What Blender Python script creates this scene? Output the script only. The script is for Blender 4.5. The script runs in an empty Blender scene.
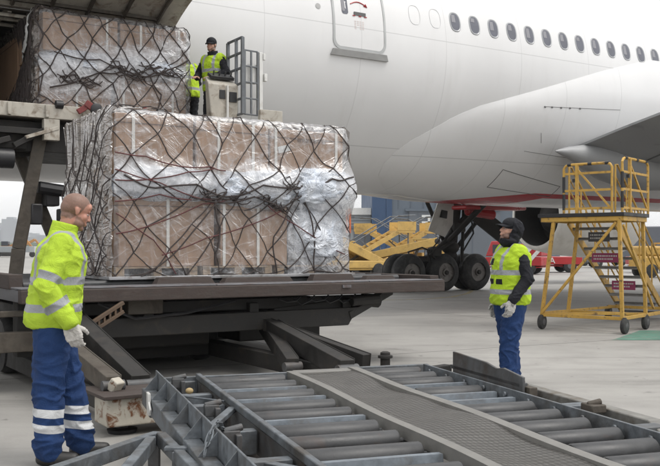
import bpy, bmesh, math, random
from mathutils import Vector, Matrix, noise, Quaternion
V = Vector
R = math.radians
random.seed(7)
scene = bpy.context.scene
COL = scene.collection
EYE = 1.45
F = 900.0            # focal length in photo pixels (photo 660 wide)
HOR = 249.0
ID = Matrix.Identity(4)
AF = Matrix.Rotation(math.atan2(.5348, .845), 4, 'Z')      # aircraft / loader frame: x along the fuselage, y away

def at(px, py, Y):
    return V(((px-330)/F*Y, Y, EYE-(py-HOR)/F*Y))

INFO = {}            # object -> (frame, base)

def place(o, frame, base):
    o.matrix_world = frame @ Matrix.Translation(base)
    INFO[o] = (frame, V(base))

def tag(o, label=None, cat=None, group=None, kind=None):
    if label: o['label'] = label
    if cat: o['category'] = cat
    if group: o['group'] = group
    if kind: o['kind'] = kind
    return o

def thing(name, label, cat, frame=ID, base=(0, 0, 0), group=None):
    o = bpy.data.objects.new(name, None)
    COL.objects.link(o)
    o.empty_display_size = .2
    place(o, frame, base)
    return tag(o, label, cat, group)

def copy_tree(o, parent=None):
    c = o.copy(); COL.objects.link(c)
    if parent is not None: c.parent = parent
    for ch in list(o.children): copy_tree(ch, c)
    return c

def perp(d):
    d = d.normalized()
    a = V((0, 0, 1)) if abs(d.z) < .95 else V((0, 1, 0))
    x = d.cross(a).normalized()
    return x, x.cross(d).normalized()

class MB:
    def __init__(s):
        s.bm = bmesh.new()
    def face(s, vs):
        try: return s.bm.faces.new(vs)
        except ValueError: return None
    def hexa(s, p):
        v = [s.bm.verts.new(q) for q in p]
        for f in ((0,3,2,1),(4,5,6,7),(0,1,5,4),(1,2,6,5),(2,3,7,6),(3,0,4,7)):
            s.face([v[i] for i in f])
        return s
    def box(s, c, d, rot=None):
        c = V(c); x, y, z = d[0]/2, d[1]/2, d[2]/2
        pts = [V(q) for q in ((-x,-y,-z),(x,-y,-z),(x,y,-z),(-x,y,-z),(-x,-y,z),(x,-y,z),(x,y,z),(-x,y,z))]
        if rot is not None: pts = [rot @ q for q in pts]
        return s.hexa([c+q for q in pts])
    def span(s, a, b):
        a, b = V(a), V(b)
        return s.box((a+b)/2, b-a)
    def bar(s, p, q, w, h, up=(0, 0, 1)):
        p, q, up = V(p), V(q), V(up)
        d = (q-p).normalized()
        x = d.cross(up)
        if x.length < 1e-4: x = perp(d)[0]
        x.normalize(); u = x.cross(d).normalized()
        x = x*w/2; u = u*h/2
        return s.hexa([p-x-u, p+x-u, q+x-u, q-x-u, p-x+u, p+x+u, q+x+u, q-x+u])
    def tube(s, pts, r, seg=8, closed=False):
        pts = [V(p) for p in pts]; n = len(pts)
        if not isinstance(r, (list, tuple)): r = [r]*n
        rings = []; x0 = None
        for i, p in enumerate(pts):
            if closed: d = pts[(i+1) % n]-pts[i-1]
            else: d = pts[min(i+1, n-1)]-pts[max(i-1, 0)]
            if d.length < 1e-9: d = V((0, 0, 1))
            d.normalize()
            if x0 is None: x0 = perp(d)[0]
            x = x0 - d*x0.dot(d)
            if x.length < 1e-5: x = perp(d)[0]
            x.normalize(); y = d.cross(x); x0 = x
            rings.append([s.bm.verts.new(p+(x*math.cos(t)+y*math.sin(t))*r[i]) for t in (2*math.pi*k/seg for k in range(seg))])
        m = n if closed else n-1
        for i in range(m):
            a, b = rings[i], rings[(i+1) % n]
            for k in range(seg):
                s.face([a[k], a[(k+1) % seg], b[(k+1) % seg], b[k]])
        if not closed:
            s.face(rings[0][::-1]); s.face(rings[-1])
        return s
    def lathe(s, o, axis, prof, seg=24, closed=False):
        o, axis = V(o), V(axis).normalized()
        x, y = perp(axis)
        rings = []
        for t, r in prof:
            c = o+axis*t
            rings.append([s.bm.verts.new(c+(x*math.cos(a)+y*math.sin(a))*max(r, 1e-4)) for a in (2*math.pi*k/seg for k in range(seg))])
        for i in range(len(rings)-1):
            a, b = rings[i], rings[i+1]
            for k in range(seg):
                s.face([a[k], a[(k+1) % seg], b[(k+1) % seg], b[k]])
        if closed:
            a, b = rings[-1], rings[0]
            for k in range(seg): s.face([a[k], a[(k+1) % seg], b[(k+1) % seg], b[k]])
        else:
            s.face(rings[0][::-1]); s.face(rings[-1])
        return s
    def prism(s, poly, off):
        off = V(off)
        a = [s.bm.verts.new(V(p)) for p in poly]; b = [s.bm.verts.new(V(p)+off) for p in poly]
        n = len(a)
        s.face(a[::-1]); s.face(b)
        for i in range(n): s.face([a[i], a[(i+1) % n], b[(i+1) % n], b[i]])
        return s
    def ell(s, c, r, rot=None, seg=20, rings=12):
        m = Matrix.Diagonal((*r, 1))
        if rot is not None: m = rot.to_4x4() @ m
        m = Matrix.Translation(V(c)) @ m
        bmesh.ops.create_uvsphere(s.bm, u_segments=seg, v_segments=rings, radius=1, matrix=m)
        return s
    def grid(s, rows, closed=False):
        vs = [[s.bm.verts.new(p) for p in row] for row in rows]
        for i in range(len(vs)-1):
            n = len(vs[i])
            for k in range(n if closed else n-1):
                s.face([vs[i][k], vs[i][(k+1) % n], vs[i+1][(k+1) % n], vs[i+1][k]])
        return vs
    def build(s, name, mat, parent=None, frame=ID, base=None, bevel=0, smooth=35, fix=True, solid=0):
        if fix: bmesh.ops.recalc_face_normals(s.bm, faces=s.bm.faces)
        me = bpy.data.meshes.new(name)
        s.bm.to_mesh(me); s.bm.free()
        return link(name, me, mat, parent, frame, base, bevel, smooth, solid)

def link(name, me, mat, parent=None, frame=ID, base=None, bevel=0, smooth=35, solid=0):
    o = bpy.data.objects.new(name, me); COL.objects.link(o)
    if parent is not None:
        fr, b = INFO[parent]
        o.parent = parent; INFO[o] = (fr, b)
        off = b
    else:
        if base is None:
            n = max(1, len(me.vertices)); c = V((0, 0, 0)); zmin = 1e9
            for v in me.vertices: c += v.co; zmin = min(zmin, v.co.z)
            c /= n; base = V((c.x, c.y, zmin))
        place(o, frame, base); off = V(base)
    me.transform(Matrix.Translation(-off))
    if smooth:
        for p in me.polygons: p.use_smooth = True
        if smooth < 179: me.set_sharp_from_angle(angle=R(smooth))
    for m in (mat if isinstance(mat, (list, tuple)) else [mat]): me.materials.append(m)
    if bevel:
        b = o.modifiers.new('bevel', 'BEVEL'); b.width = bevel; b.segments = 2; b.limit_method = 'ANGLE'; b.angle_limit = R(40)
        b.harden_normals = False
    if solid:
        b = o.modifiers.new('solid', 'SOLIDIFY'); b.thickness = solid; b.offset = 0
    return o

# ------------------------------------------------------------------ materials
class NT:
    def __init__(s, name):
        s.m = bpy.data.materials.new(name); s.m.use_nodes = True
        s.t = s.m.node_tree; s.b = s.t.nodes['Principled BSDF']; s.out = s.t.nodes['Material Output']
        s._v = None
    def n(s, typ, **kw):
        nd = s.t.nodes.new(typ)
        for k, v in kw.items():
            if k.startswith('i_'):
                nd.inputs[k[2:].replace('_', ' ')].default_value = v
            else: setattr(nd, k, v)
        return nd
    def L(s, a, b): s.t.links.new(a, b)
    def inp(s, sock, v):
        if hasattr(v, 'links') or hasattr(v, 'is_linked'): s.L(v, sock)
        else: sock.default_value = v
    def vec(s):
        if s._v is None:
            tc = s.n('ShaderNodeTexCoord'); oi = s.n('ShaderNodeObjectInfo')
            mu = s.n('ShaderNodeMath', operation='MULTIPLY'); mu.inputs[1].default_value = 37.0
            s.L(oi.outputs['Random'], mu.inputs[0])
            ad = s.n('ShaderNodeVectorMath', operation='ADD')
            s.L(tc.outputs['Object'], ad.inputs[0]); s.L(mu.outputs[0], ad.inputs[1])
            s._v = ad.outputs[0]
            s.obj = tc.outputs['Object']
        return s._v
    def noise(s, scale, detail=4, rough=.6, vec=None, stretch=None, dist=0):
        v = vec or s.vec()
        if stretch:
            m = s.n('ShaderNodeMapping'); s.L(v, m.inputs['Vector']); m.inputs['Scale'].default_value = stretch; v = m.outputs[0]
        nn = s.n('ShaderNodeTexNoise'); nn.inputs['Scale'].default_value = scale
        nn.inputs['Detail'].default_value = detail; nn.inputs['Roughness'].default_value = rough
        nn.inputs['Distortion'].default_value = dist
        s.L(v, nn.inputs['Vector']); return nn.outputs['Fac']
    def ramp(s, fac, a, b, va=0., vb=1.):
        r = s.n('ShaderNodeMapRange'); s.L(fac, r.inputs['Value'])
        r.inputs['From Min'].default_value = a; r.inputs['From Max'].default_value = b
        r.inputs['To Min'].default_value = va; r.inputs['To Max'].default_value = vb
        return r.outputs[0]
    def mix(s, fac, a, b):
        m = s.n('ShaderNodeMix', data_type='RGBA')
        s.inp(m.inputs['Factor'], fac)
        for sock, v in ((m.inputs[6], a), (m.inputs[7], b)):
            if isinstance(v, (tuple, list)): sock.default_value = (*v[:3], 1)
            else: s.L(v, sock)
        return m.outputs[2]
    def math(s, op, a, b=0.):
        m = s.n('ShaderNodeMath', operation=op); s.inp(m.inputs[0], a); s.inp(m.inputs[1], b); return m.outputs[0]
    def bump(s, h, strength=.3, dist=.01, prev=None):
        b = s.n('ShaderNodeBump'); b.inputs['Strength'].default_value = strength; b.inputs['Distance'].default_value = dist
        s.L(h, b.inputs['Height'])
        if prev is not None: s.L(prev, b.inputs['Normal'])
        s.L(b.outputs[0], s.b.inputs['Normal']); return b.outputs[0]
    def col(s, c): s.inp(s.b.inputs['Base Color'], (*c, 1) if isinstance(c, tuple) else c)
    def set(s, **kw):
        for k, v in kw.items(): s.inp(s.b.inputs[k.replace('_', ' ')], v)
        return s

def sc3(c, k): return tuple(min(1, x*k) for x in c[:3])

def M(name, col, rough=.5, metal=0., var=.18, scale=3., bump=.15, bscale=40., dirt=None, dscale=5., dlo=.5, dhi=.7, rvar=.12, spec=None, stretch=None, trans=0):
    """general worn surface: tone variation, blotches of a second colour, fine bump"""
    t = NT(name)
    n1 = t.noise(scale, 5, .6, stretch=stretch)
    c = t.mix(t.ramp(n1, .3, .7), sc3(col, 1-var), sc3(col, 1+var))
    if dirt:
        n2 = t.noise(dscale, 6, .65, stretch=stretch, dist=.6)
        c = t.mix(t.ramp(n2, dlo, dhi), c, dirt)
    t.col(c)
    n3 = t.noise(bscale, 3, .6)
    if bump: t.bump(n3, bump, .006)
    t.set(Metallic=metal)
    t.L(t.ramp(n1, .3, .7, rough-rvar, rough+rvar), t.b.inputs['Roughness'])
    if spec is not None: t.b.inputs['Specular IOR Level'].default_value = spec
    return t.m
# ------------------------------------------------------------------ shared materials
m_galv = M('galvanised_steel', (.135, .15, .165), .55, .3, .4, 14, .25, 60, dirt=(.075, .068, .06), dscale=3.5, dlo=.45, dhi=.72)
m_galv_dark = M('dull_steel', (.10, .102, .105), .6, .3, .3, 6, .25, 50, dirt=(.07, .055, .045), dscale=5, dlo=.45, dhi=.7)
m_roller = M('roller_steel', (.052, .053, .055), .45, .25, .35, 7, .12, 70, dirt=(.085, .058, .046), dscale=3, dlo=.6, dhi=.78)
m_rust = M('rusty_beam', (.058, .046, .041), .8, .1, .35, 8, .4, 40, dirt=(.05, .035, .03), dscale=6, dlo=.42, dhi=.66, stretch=(1, 3, 6))
m_decktop = M('worn_deck_steel', (.15, .15, .16), .5, .35, .3, 5, .2, 50, dirt=(.10, .06, .05), dscale=3, dlo=.5, dhi=.7)
m_grime = M('grimy_dark_paint', (.020, .0185, .017), .7, .05, .4, 5, .3, 40, dirt=(.045, .036, .027), dscale=4, dlo=.55, dhi=.8)
m_khaki = M('dirty_khaki_paint', (.085, .073, .058), .7, .1, .3, 5, .3, 40, dirt=(.045, .035, .028), dscale=5, dlo=.45, dhi=.7)
m_loader = M('dirty_cream_paint', (.40, .375, .325), .5, 0, .15, 4, .2, 40, dirt=(.13, .09, .055), dscale=5, dlo=.5, dhi=.72)
m_chips = M('chipped_cream_paint', (.42, .39, .33), .55, 0, .15, 6, .3, 40, dirt=(.14, .055, .02), dscale=9, dlo=.53, dhi=.62)
m_rubber = M('tyre_rubber', (.018, .018, .019), .75, 0, .3, 8, .2, 40, dirt=(.055, .053, .05), dscale=5, dlo=.45, dhi=.7)
m_blackp = M('black_plastic', (.018, .018, .02), .45, 0, .2, 6, .1, 60)
m_white = M('worn_white_paint', (.62, .62, .60), .45, 0, .08, 4, .1, 40, dirt=(.35, .33, .29), dscale=4, dlo=.55, dhi=.8)
m_grey_rail = M('grey_rail_paint', (.13, .14, .15), .5, .2, .2, 8, .15, 50)
m_yellow = M('yellow_paint', (.50, .30, .06), .5, 0, .15, 6, .2, 50, dirt=(.16, .10, .04), dscale=11, dlo=.56, dhi=.66)
m_yellow2 = M('faded_yellow_paint', (.52, .34, .10), .55, 0, .12, 3, .1, 30, dirt=(.3, .2, .07), dscale=2, dlo=.55, dhi=.7)
m_red = M('red_paint', (.36, .018, .022), .35, 0, .12, 2, .05, 30)
m_redrust = M('faded_red_paint', (.16, .03, .028), .6, 0, .3, 9, .2, 40)
m_cdk = M('door_dark_frame', (.06, .055, .05), .7)
m_glass = M('dark_window_glass', (.03, .035, .045), .12, 0, .1, 3, 0, 10)

# ------------------------------------------------------------------ ground
def ground():
    t = NT('apron_concrete')
    v = t.n('ShaderNodeTexCoord').outputs['Object']
    t._v = v
    rot = t.n('ShaderNodeMapping'); t.L(v, rot.inputs['Vector']); rot.inputs['Rotation'].default_value = (0, 0, R(-28)); rot.inputs['Location'].default_value = (1.1, 2.3, 0)
    rot.inputs['Scale'].default_value = (1/6.2, 1/6.2, 1)
    sep = t.n('ShaderNodeSeparateXYZ'); t.L(rot.outputs[0], sep.inputs[0])
    ds = []
    for ax in ('X', 'Y'):
        fr = t.math('FRACT', sep.outputs[ax]); d = t.math('MINIMUM', fr, t.math('SUBTRACT', 1.0, fr)); ds.append(d)
    d = t.math('MINIMUM', ds[0], ds[1])
    nw = t.noise(3, 3, .6)
    line = t.ramp(t.math('ADD', d, t.math('MULTIPLY', nw, .0012)), .0012, .0045)
    fl = t.n('ShaderNodeVectorMath', operation='FLOOR'); t.L(rot.outputs[0], fl.inputs[0])
    fl2 = t.n('ShaderNodeVectorMath', operation='MULTIPLY'); t.L(fl.outputs[0], fl2.inputs[0]); fl2.inputs[1].default_value = (1, 1, 0)
    wn = t.n('ShaderNodeTexWhiteNoise', noise_dimensions='3D'); t.L(fl2.outputs[0], wn.inputs['Vector'])
    base = t.mix(wn.outputs['Value'], (.285, .275, .258), (.34, .33, .31))
    big = t.noise(.16, 5, .65)
    base = t.mix(t.ramp(big, .42, .68), base, (.185, .178, .168))
    mid = t.noise(1.1, 6, .7)
    base = t.mix(t.ramp(mid, .5, .8, 0, .55), base, (.14, .132, .122))
    streak = t.noise(.5, 6, .7, stretch=(.25, 1.6, 1))
    base = t.mix(t.ramp(streak, .55, .72, 0, .6), base, (.12, .115, .107))
    fine = t.noise(45, 4, .7)
    base = t.mix(t.ramp(fine, .35, .7, 0, .22), base, (.37, .36, .34))
    spots = t.noise(7, 3, .5)
    base = t.mix(t.ramp(spots, .68, .72, 0, .5), base, (.09, .085, .08))
    oil = t.noise(.9, 4, .55, dist=.8)
    base = t.mix(t.ramp(oil, .64, .72, 0, .55), base, (.085, .08, .075))
    track = t.noise(1.2, 5, .6, stretch=(.06, 1.2, 1))
    base = t.mix(t.ramp(track, .56, .7, 0, .4), base, (.13, .125, .118))
    base = t.mix(line, (.10, .095, .09), base)
    t.col(base)
    t.L(t.ramp(big, .35, .7, .78, .5), t.b.inputs['Roughness'])
    b = t.bump(fine, .25, .004); t.bump(line, .6, .01, b)
    mb = MB()
    mb.grid([[V((x, y, 0)) for x in (-3000, -300, 0, 300, 3000)] for y in (-500, -50, 50, 600, 4000)])
    tag(mb.build('ground', t.m, base=(0, 0, 0), smooth=0), kind='structure')
ground()
m_green = M('green_apron_paint', (.10, .22, .17), .7, 0, .2, 4, .1, 40, dirt=(.2, .2, .18), dscale=6)
g = MB(); g.grid([[at(612, 331, 14.3)*1, at(700, 337, 14.3)*1], [at(640, 331, 16.0)*1, at(720, 331, 16.0)*1]])
for v_ in g.bm.verts: v_.co.z = .004
tag(g.build('green_marking', m_green, smooth=0), kind='structure')
m_yline = M('yellow_line_paint', (.42, .33, .12), .7, 0, .2, 4, .1, 40, dirt=(.2, .19, .17), dscale=4, dlo=.4, dhi=.6)
def gp(px, py): 
    Y = EYE*F/(py-HOR); return V(((px-330)/F*Y, Y, .004))
g = MB()
pl = [gp(382, 300), gp(420, 299.5), gp(452, 297), gp(468, 293.5), gp(472, 290.5), gp(455, 288)]
rows = []
for i, p in enumerate(pl):
    d = (pl[min(i+1, 5)]-pl[max(i-1, 0)]).normalized(); n_ = V((-d.y, d.x, 0))*.07
    rows.append([p-n_, p+n_])
g.grid(rows); tag(g.build('yellow_taxi_line', m_yline, smooth=0), kind='structure')

# ------------------------------------------------------------------ aeroplane
LC, ZC, RF = 17.2, 5.53, 2.82
plane = thing('airplane', 'huge white passenger jet towering over the loader with a row of oval windows', 'airplane', AF, (20, LC, 0))

def cyl(s, z, off=0.):
    """point on the near side of the fuselage skin at station s and height z"""
    dz = z-ZC; r = RF
    c = math.sqrt(max(1e-6, r*r-dz*dz))
    n = V((0, -c/r, dz/r))
    return V((s, LC-c, z))+n*off
def ray(px, py):
    """pixel -> (s, z) on the skin (used to measure the drawing of the fuselage off the photo)"""
    dx, dz = (px-330)/F, -(py-HOR)/F
    ds, dl = dx*.845+.5348, -dx*.5348+.845
    a = dl*dl+dz*dz; b = -2*(dl*LC+dz*(ZC-EYE)); c = LC*LC+(ZC-EYE)**2-RF*RF
    D = b*b-4*a*c
    t = (-b-math.sqrt(max(0, D)))/(2*a)
    return ds*t, EYE+dz*t, t
def ang(z): return math.asin(max(-1, min(1, (z-ZC)/RF)))

def fus_mat(name, red=False):
    t = NT(name)
    v = t.vec(); sep = t.n('ShaderNodeSeparateXYZ'); t.L(t.obj, sep.inputs[0])
    t._v = t.obj
    n1 = t.noise(.5, 4, .6, stretch=(1, 1, .3))
    c = t.mix(t.ramp(n1, .3, .7), (.66, .66, .66), (.72, .72, .72))
    # grime running down the belly: streaks with a shape of their own
    n2 = t.noise(1.6, 6, .7, stretch=(2.2, 1, .25))
    c = t.mix(t.ramp(n2, .55, .85, 0, .25), c, (.50, .49, .47))
    n3 = t.noise(.35, 3, .5)
    lines = None
    def near(sock, pos, w):
        d = t.math('ABSOLUTE', t.math('SUBTRACT', sock, pos)); return t.ramp(d, w*.5, w*1.5)
    if not red:
        zs = [5.72, 7.35, 3.55]
        per = 2.12
    else:
        zs = [3.42]
        per = 1.75
    for z in zs:
        l = near(sep.outputs['Z'], z, .008)
        lines = l if lines is None else t.math('MULTIPLY', lines, l)
    fr = t.math('FRACT', t.math('ADD', t.math('DIVIDE', sep.outputs['X'], per), 40.3 if not red else 40.12))
    l = t.ramp(t.math('ABSOLUTE', t.math('SUBTRACT', fr, .5)), .0015, .0045)
    lines = t.math('MULTIPLY', lines, t.math('MAXIMUM', l, .35 if not red else 0.))
    c = t.mix(t.math('MULTIPLY', t.math('SUBTRACT', 1.0, lines), .38), c, (.25, .25, .25))
    if red:
        # red belly livery: a long painted flash under the fairing
        zr = t.ramp(sep.outputs['X'], -6.8, -4.0, 2.55, 2.81)
        wob = t.math('SUBTRACT', zr, sep.outputs['Z'])
        zl = t.ramp(sep.outputs['X'], -5.6, -3.5, 2.3, 2.715)
        wob = t.math('MINIMUM', wob, t.math('SUBTRACT', sep.outputs['Z'], zl))
        c = t.mix(t.ramp(wob, -.004, .004), c, (.42, .018, .03))
    t.col(c)
    t.b.inputs['Roughness'].default_value = .26
    t.b.inputs['Coat Weight'].default_value = .15
    t.bump(t.noise(.9, 3, .5), .2, .04)
    return t.m
m_fus = fus_mat('airframe_white_paint'); m_fair = fus_mat('fairing_paint', True)
m_seal = M('grey_door_seal', (.42, .43, .43), .5, 0, .1, 4, 0, 30)
m_sill = M('grey_door_sill', (.32, .32, .315), .45, .3, .15, 4, .1, 30)
m_line = M('panel_gap', (.12, .12, .12), .7, 0, .1, 4, 0, 30)

# skin with the cargo opening cut out
S0, S1, ZB, ZT = 1.6, 5.98, 3.42, 5.17
ss = sorted(set([-22, -18, -14, -10, -6, -3, 0, S0, 3, 4.5, S1, 7, 9, 11, 13, 16, 20, 24, 28, 32, 36, 40]))
N = 96
phis = sorted(set([-math.pi/2+2*math.pi*k/N for k in range(N)]+[ang(ZB), ang(ZT)]))
phis = [p for p in phis if not any(abs(p-q) < .02 and p not in (ang(ZB), ang(ZT)) for q in (ang(ZB), ang(ZT)))]
def rad(s):
    if s < -3: return RF*(1-((-3-s)/19)**1.6*.8)
    if s > 28: return RF*math.sqrt(max(.0, 1-((s-28)/12.3)**2))
    return RF
def cen(s):
    if s < -3: return ZC+(RF-rad(s))*.75
    if s > 28: return ZC-(RF-rad(s))*.25
    return ZC
mb = MB()
vs = [[mb.bm.verts.new((s, LC-rad(s)*math.cos(p), cen(s)+rad(s)*math.sin(p))) for p in phis] for s in ss]
for i in range(len(ss)-1):
    for k in range(len(phis)):
        p0, p1 = phis[k], phis[(k+1) % len(phis)]
        if ss[i] >= S0-.01 and ss[i+1] <= S1+.01 and p0 >= ang(ZB)-1e-4 and p1 <= ang(ZT)+1e-4 and p1 > p0: continue
        mb.face([vs[i][k], vs[i][(k+1) % len(phis)], vs[i+1][(k+1) % len(phis)], vs[i+1][k]])
mb.face(vs[0]); mb.face(vs[-1])
mb.build('fuselage', m_fus, plane, smooth=60)

# door frame, hold lining
mb = MB()
def cp(s, z, off): return cyl(s, z, off)
zz = [ZB+(ZT-ZB)*k/10 for k in range(11)]
for s_, w in ((S1-.05, .06), (S0+.02, .06)):
    for k in range(10):
        a, b = cp(s_, zz[k], -.16), cp(s_, zz[k+1], -.16); c_, d_ = cp(s_, zz[k+1], .012), cp(s_, zz[k], .012)
        mb.hexa([a, b, c_, d_, a+V((w, 0, 0)), b+V((w, 0, 0)), c_+V((w, 0, 0)), d_+V((w, 0, 0))])
mb.bar(cp(S0, ZB-.02, -.05), cp(S1, ZB-.02, -.05), .2, .05)
mb.bar(cp(S0, ZT+.02, -.08), cp(S1, ZT+.02, -.08), .2, .05)
mb.build('cargo_door_frame', m_khaki, plane, bevel=.004)
mb = MB()
prof = [(14.6, 5.25), (17.2, 5.40), (19.6, 5.3), (19.5, 4.4), (18.9, 3.40)]
rows = [[V((s, l, z)) for l, z in prof] for s in (-1.5, 1, 3.5, 6.2)]
v4 = mb.grid(rows)
mb.face(v4[0]); mb.face(v4[-1])
# floor
mb.span((-1.5, 15.3, 3.36), (6.1, 18.9, 3.41))
mb.build('hold_lining', m_khaki, plane, smooth=0)
# the lining strip facing the door must be open: build ribs and ceiling fittings instead
mb = MB()
for k in range(9):
    x = 1.8+k*.5
    mb.bar((x, 14.6, 5.2), (x, 19.2, 5.33), .06, .08)
for y in (14.62, 14.9, 15.3): mb.tube([(1.2, y, 5.12), (5.7, y, 5.12)], .03, 6)
mb.build('hold_fittings', m_loader, plane)

# open cargo door, swung up and outwards
def door_pt(s, t, off):       # t 0 hinge .. 1 lower lip
    a = R(-6)+t*R(52)
    # arc of the fuselage radius, rotated about the hinge
    ph = t*1.88/RF
    x = math.sin(ph)*RF; y = RF*(1-math.cos(ph))       # along, curl
    rot = R(27)
    out = x*math.cos(rot)+y*math.sin(rot)*.6; up = x*math.sin(rot)-y*math.cos(rot)*.6
    n = V((0, math.sin(rot-ph), math.cos(rot-ph)))
    return V((s, 14.36-out, 5.20+up))+n*off
rt = [0, .08, .2, .35, .5, .65, .8, .92, 1]
def door_s(t): return S1-.03-(.35*max(0, (t-.75)/.25)**2)
for nm, o0, o1, mt in (('door_skin', .10, .135, m_fus), ('door_inner_panel', 0, .09, m_loader)):
    mb = MB()
    for (fa, fb) in ((o0, o1),):
        A = [[door_pt(S0+.05+(door_s(t)-S0-.05)*u, t, fa) for u in [k/12 for k in range(13)]] for t in rt]
        B = [[door_pt(S0+.05+(door_s(t)-S0-.05)*u, t, fb) for u in [k/12 for k in range(13)]] for t in rt]
        va = mb.grid(A); vb = mb.grid(B)
        for i in range(len(rt)-1):
            for c_ in (0, -1): mb.face([va[i][c_], va[i+1][c_], vb[i+1][c_], vb[i][c_]])
        for k in range(12):
            for r_ in (0, -1): mb.face([va[r_][k], va[r_][k+1], vb[r_][k+1], vb[r_][k]])
    d_ = mb.build(nm, mt, plane)
mb = MB()
for k in range(7):
    x = 2.1+k*.58
    mb.tube([door_pt(x, t, -.03) for t in (.04, .3, .6, .94)], .035, 5)
for t in (.1, .45, .9): mb.bar(door_pt(1.8, t, -.02), door_pt(5.6, t, -.02), .07, .05)
mb.build('door_rib_frame', m_khaki, plane)

# cabin windows
def outline(cx, cz, w, h, n=24, p=2.6):
    o = []
    for k in range(n):
        a = 2*math.pi*k/n; c, s = math.cos(a), math.sin(a)
        o.append((cx+math.copysign(abs(c)**(2/p), c)*w/2, cz+math.copysign(abs(s)**(2/p), s)*h/2))
    return o
m_wframe = M('window_surround', (.36, .37, .38), .4, .2, .1, 4, 0, 30)
m_wpane = M('cabin_window_pane', (.105, .11, .135), .12, 0, .12, 3, 0, 30)
m_wshade = M('window_shade', (.22, .22, .24), .5, 0, .1, 3, 0, 30)
WZ = 6.18
for i in range(22):
    s_ = 12.23+.533*i
    mb = MB()
    a = [cyl(x, z, .002) for x, z in outline(s_, WZ, .30, .43)]; b = [cyl(x, z, .012) for x, z in outline(s_, WZ, .275, .405)]
    c_ = [cyl(x, z, .004) for x, z in outline(s_, WZ, .235, .36)]
    mb.grid([a, b, c_], closed=True)
    w = mb.build('window', m_wframe, plane)
    mb = MB(); vs_ = [mb.bm.verts.new(cyl(x, z, .005)) for x, z in outline(s_, WZ, .24, .365)]
    ce = mb.bm.verts.new(cyl(s_, WZ, .005))
    for k in range(24): mb.face([vs_[k], vs_[(k+1) % 24], ce])
    mb.build('pane', m_wpane, w)
    mb = MB()
    fr_ = (.52, .3, .62, .42, .7, .5)[i % 6]*.34
    sh = [(x, min(z, 9)) for x, z in ((s_-.095, WZ+.165-fr_), (s_+.01, WZ+.165-fr_), (s_+.01, WZ+.15), (s_-.08, WZ+.15))]
    vs_ = [mb.bm.verts.new(cyl(x, z, .0075)) for x, z in sh]; mb.face(vs_)
    mb.build('blind', m_wshade, w, smooth=0)
m_plug = M('blanked_window', (.56, .565, .57), .4, 0, .05, 3, 0, 30)
for i in (-1, -2):
    s_ = 12.23+.533*i
    mb = MB(); mb.grid([[cyl(x, z, .002) for x, z in outline(s_, WZ, .29, .42)], [cyl(x, z, .005) for x, z in outline(s_, WZ, .28, .41)], [cyl(x, z, .002) for x, z in outline(s_, WZ, .265, .395)]], closed=True)
    mb.build('blanked_window', m_plug, plane)

# passenger door
DS0, DS1, DZ = 9.17, 10.40, 5.27
def rrect(x0, x1, z0, z1, r, n=6):
    o = []
    for cx, cz, a0 in ((x1-r, z1-r, 0), (x0+r, z1-r, 90), (x0+r, z0+r, 180), (x1-r, z0+r, 270)):
        for k in range(n+1):
            a = R(a0+90*k/n); o.append((cx+r*math.cos(a), cz+r*math.sin(a)))
    return o
def dens(o, step=.12):
    r = []
    for i, (x, z) in enumerate(o):
        x2, z2 = o[(i+1) % len(o)]; m = max(1, int(math.hypot(x2-x, z2-z)/step))
        for k in range(m): r.append((x+(x2-x)*k/m, z+(z2-z)*k/m))
    return r
def inset_ring(x0, x1, z0, z1, r, w, o0, o1):
    A = dens(rrect(x0, x1, z0, z1, r)); 
    cx, cz = (x0+x1)/2, (z0+z1)/2
    hx, hz = (x1-x0)/2, (z1-z0)/2
    B = [(cx+(x-cx)*(1-w/hx), cz+(z-cz)*(1-w/hz)) for x, z in A]
    return A, B
mb = MB()
A, B = inset_ring(DS0, DS1, DZ, 7.12, .17, .045, 0, 0)
mb.grid([[cyl(x, z, .001) for x, z in A], [cyl(x, z, .016) for x, z in A], [cyl(x, z, .016) for x, z in B], [cyl(x, z, .001) for x, z in B]], closed=True)
door = mb.build('passenger_door', m_seal, plane)
mb = MB()
rows = []
for i in range(13):
    z = DZ+.05+(7.07-DZ-.05)*i/12
    rows.append([cyl(DS0+.05+(DS1-DS0-.1)*k/8, z, .009) for k in range(9)])
mb.grid(rows); mb.build('door_panel', m_fus, door)
mb = MB()
for a_, b_ in ((cyl(DS0-.03, 5.14, .03), cyl(DS1+.03, 5.14, .03)), ): mb.hexa([cyl(DS0-.05, 5.14, 0), cyl(DS1+.05, 5.14, 0), cyl(DS1+.05, 5.14, .05), cyl(DS0-.05, 5.14, .05), cyl(DS0-.0, 5.262, 0), cyl(DS1+0, 5.262, 0), cyl(DS1+0, 5.262, .06), cyl(DS0-0, 5.262, .06)])
mb.build('door_sill', m_sill, door, bevel=.004)
mb = MB(); pts = [cyl(x, z, .014) for x, z in rrect(9.385, 9.53, 5.95, 6.34, .05)]
mb.face([mb.bm.verts.new(p) for p in pts]); mb.build('door_window', m_wpane, door, smooth=0)
mb = MB(); pts = [cyl(x, z, .017) for x, z in rrect(9.385, 9.46, 6.0, 6.34, .03)]
mb.face([mb.bm.verts.new(p) for p in pts]); mb.build('window_blind', m_wshade, door, smooth=0)
mb = MB()
mb.span(cyl(9.66, 5.955, .016)-V((0, .004, 0)), cyl(9.93, 6.02, .016)+V((0, .002, 0)))
mb.build('door_handle', m_line, door)
mb = MB()
mb.tube([cyl(9.60+.36*k/10, 6.17+.06*math.sin(math.pi*k/10), .014) for k in range(11)], .011, 5)
mb.tube([cyl(9.955, 6.21, .014), cyl(9.985, 6.15, .014), cyl(9.91, 6.165, .014)], .010, 5)
for x in (9.66, 9.80, 9.93): mb.span(cyl(x-.035, 5.935, .02)-V((0, .002, 0)), cyl(x+.025, 5.95, .02)+V((0, .003, 0)))
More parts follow.
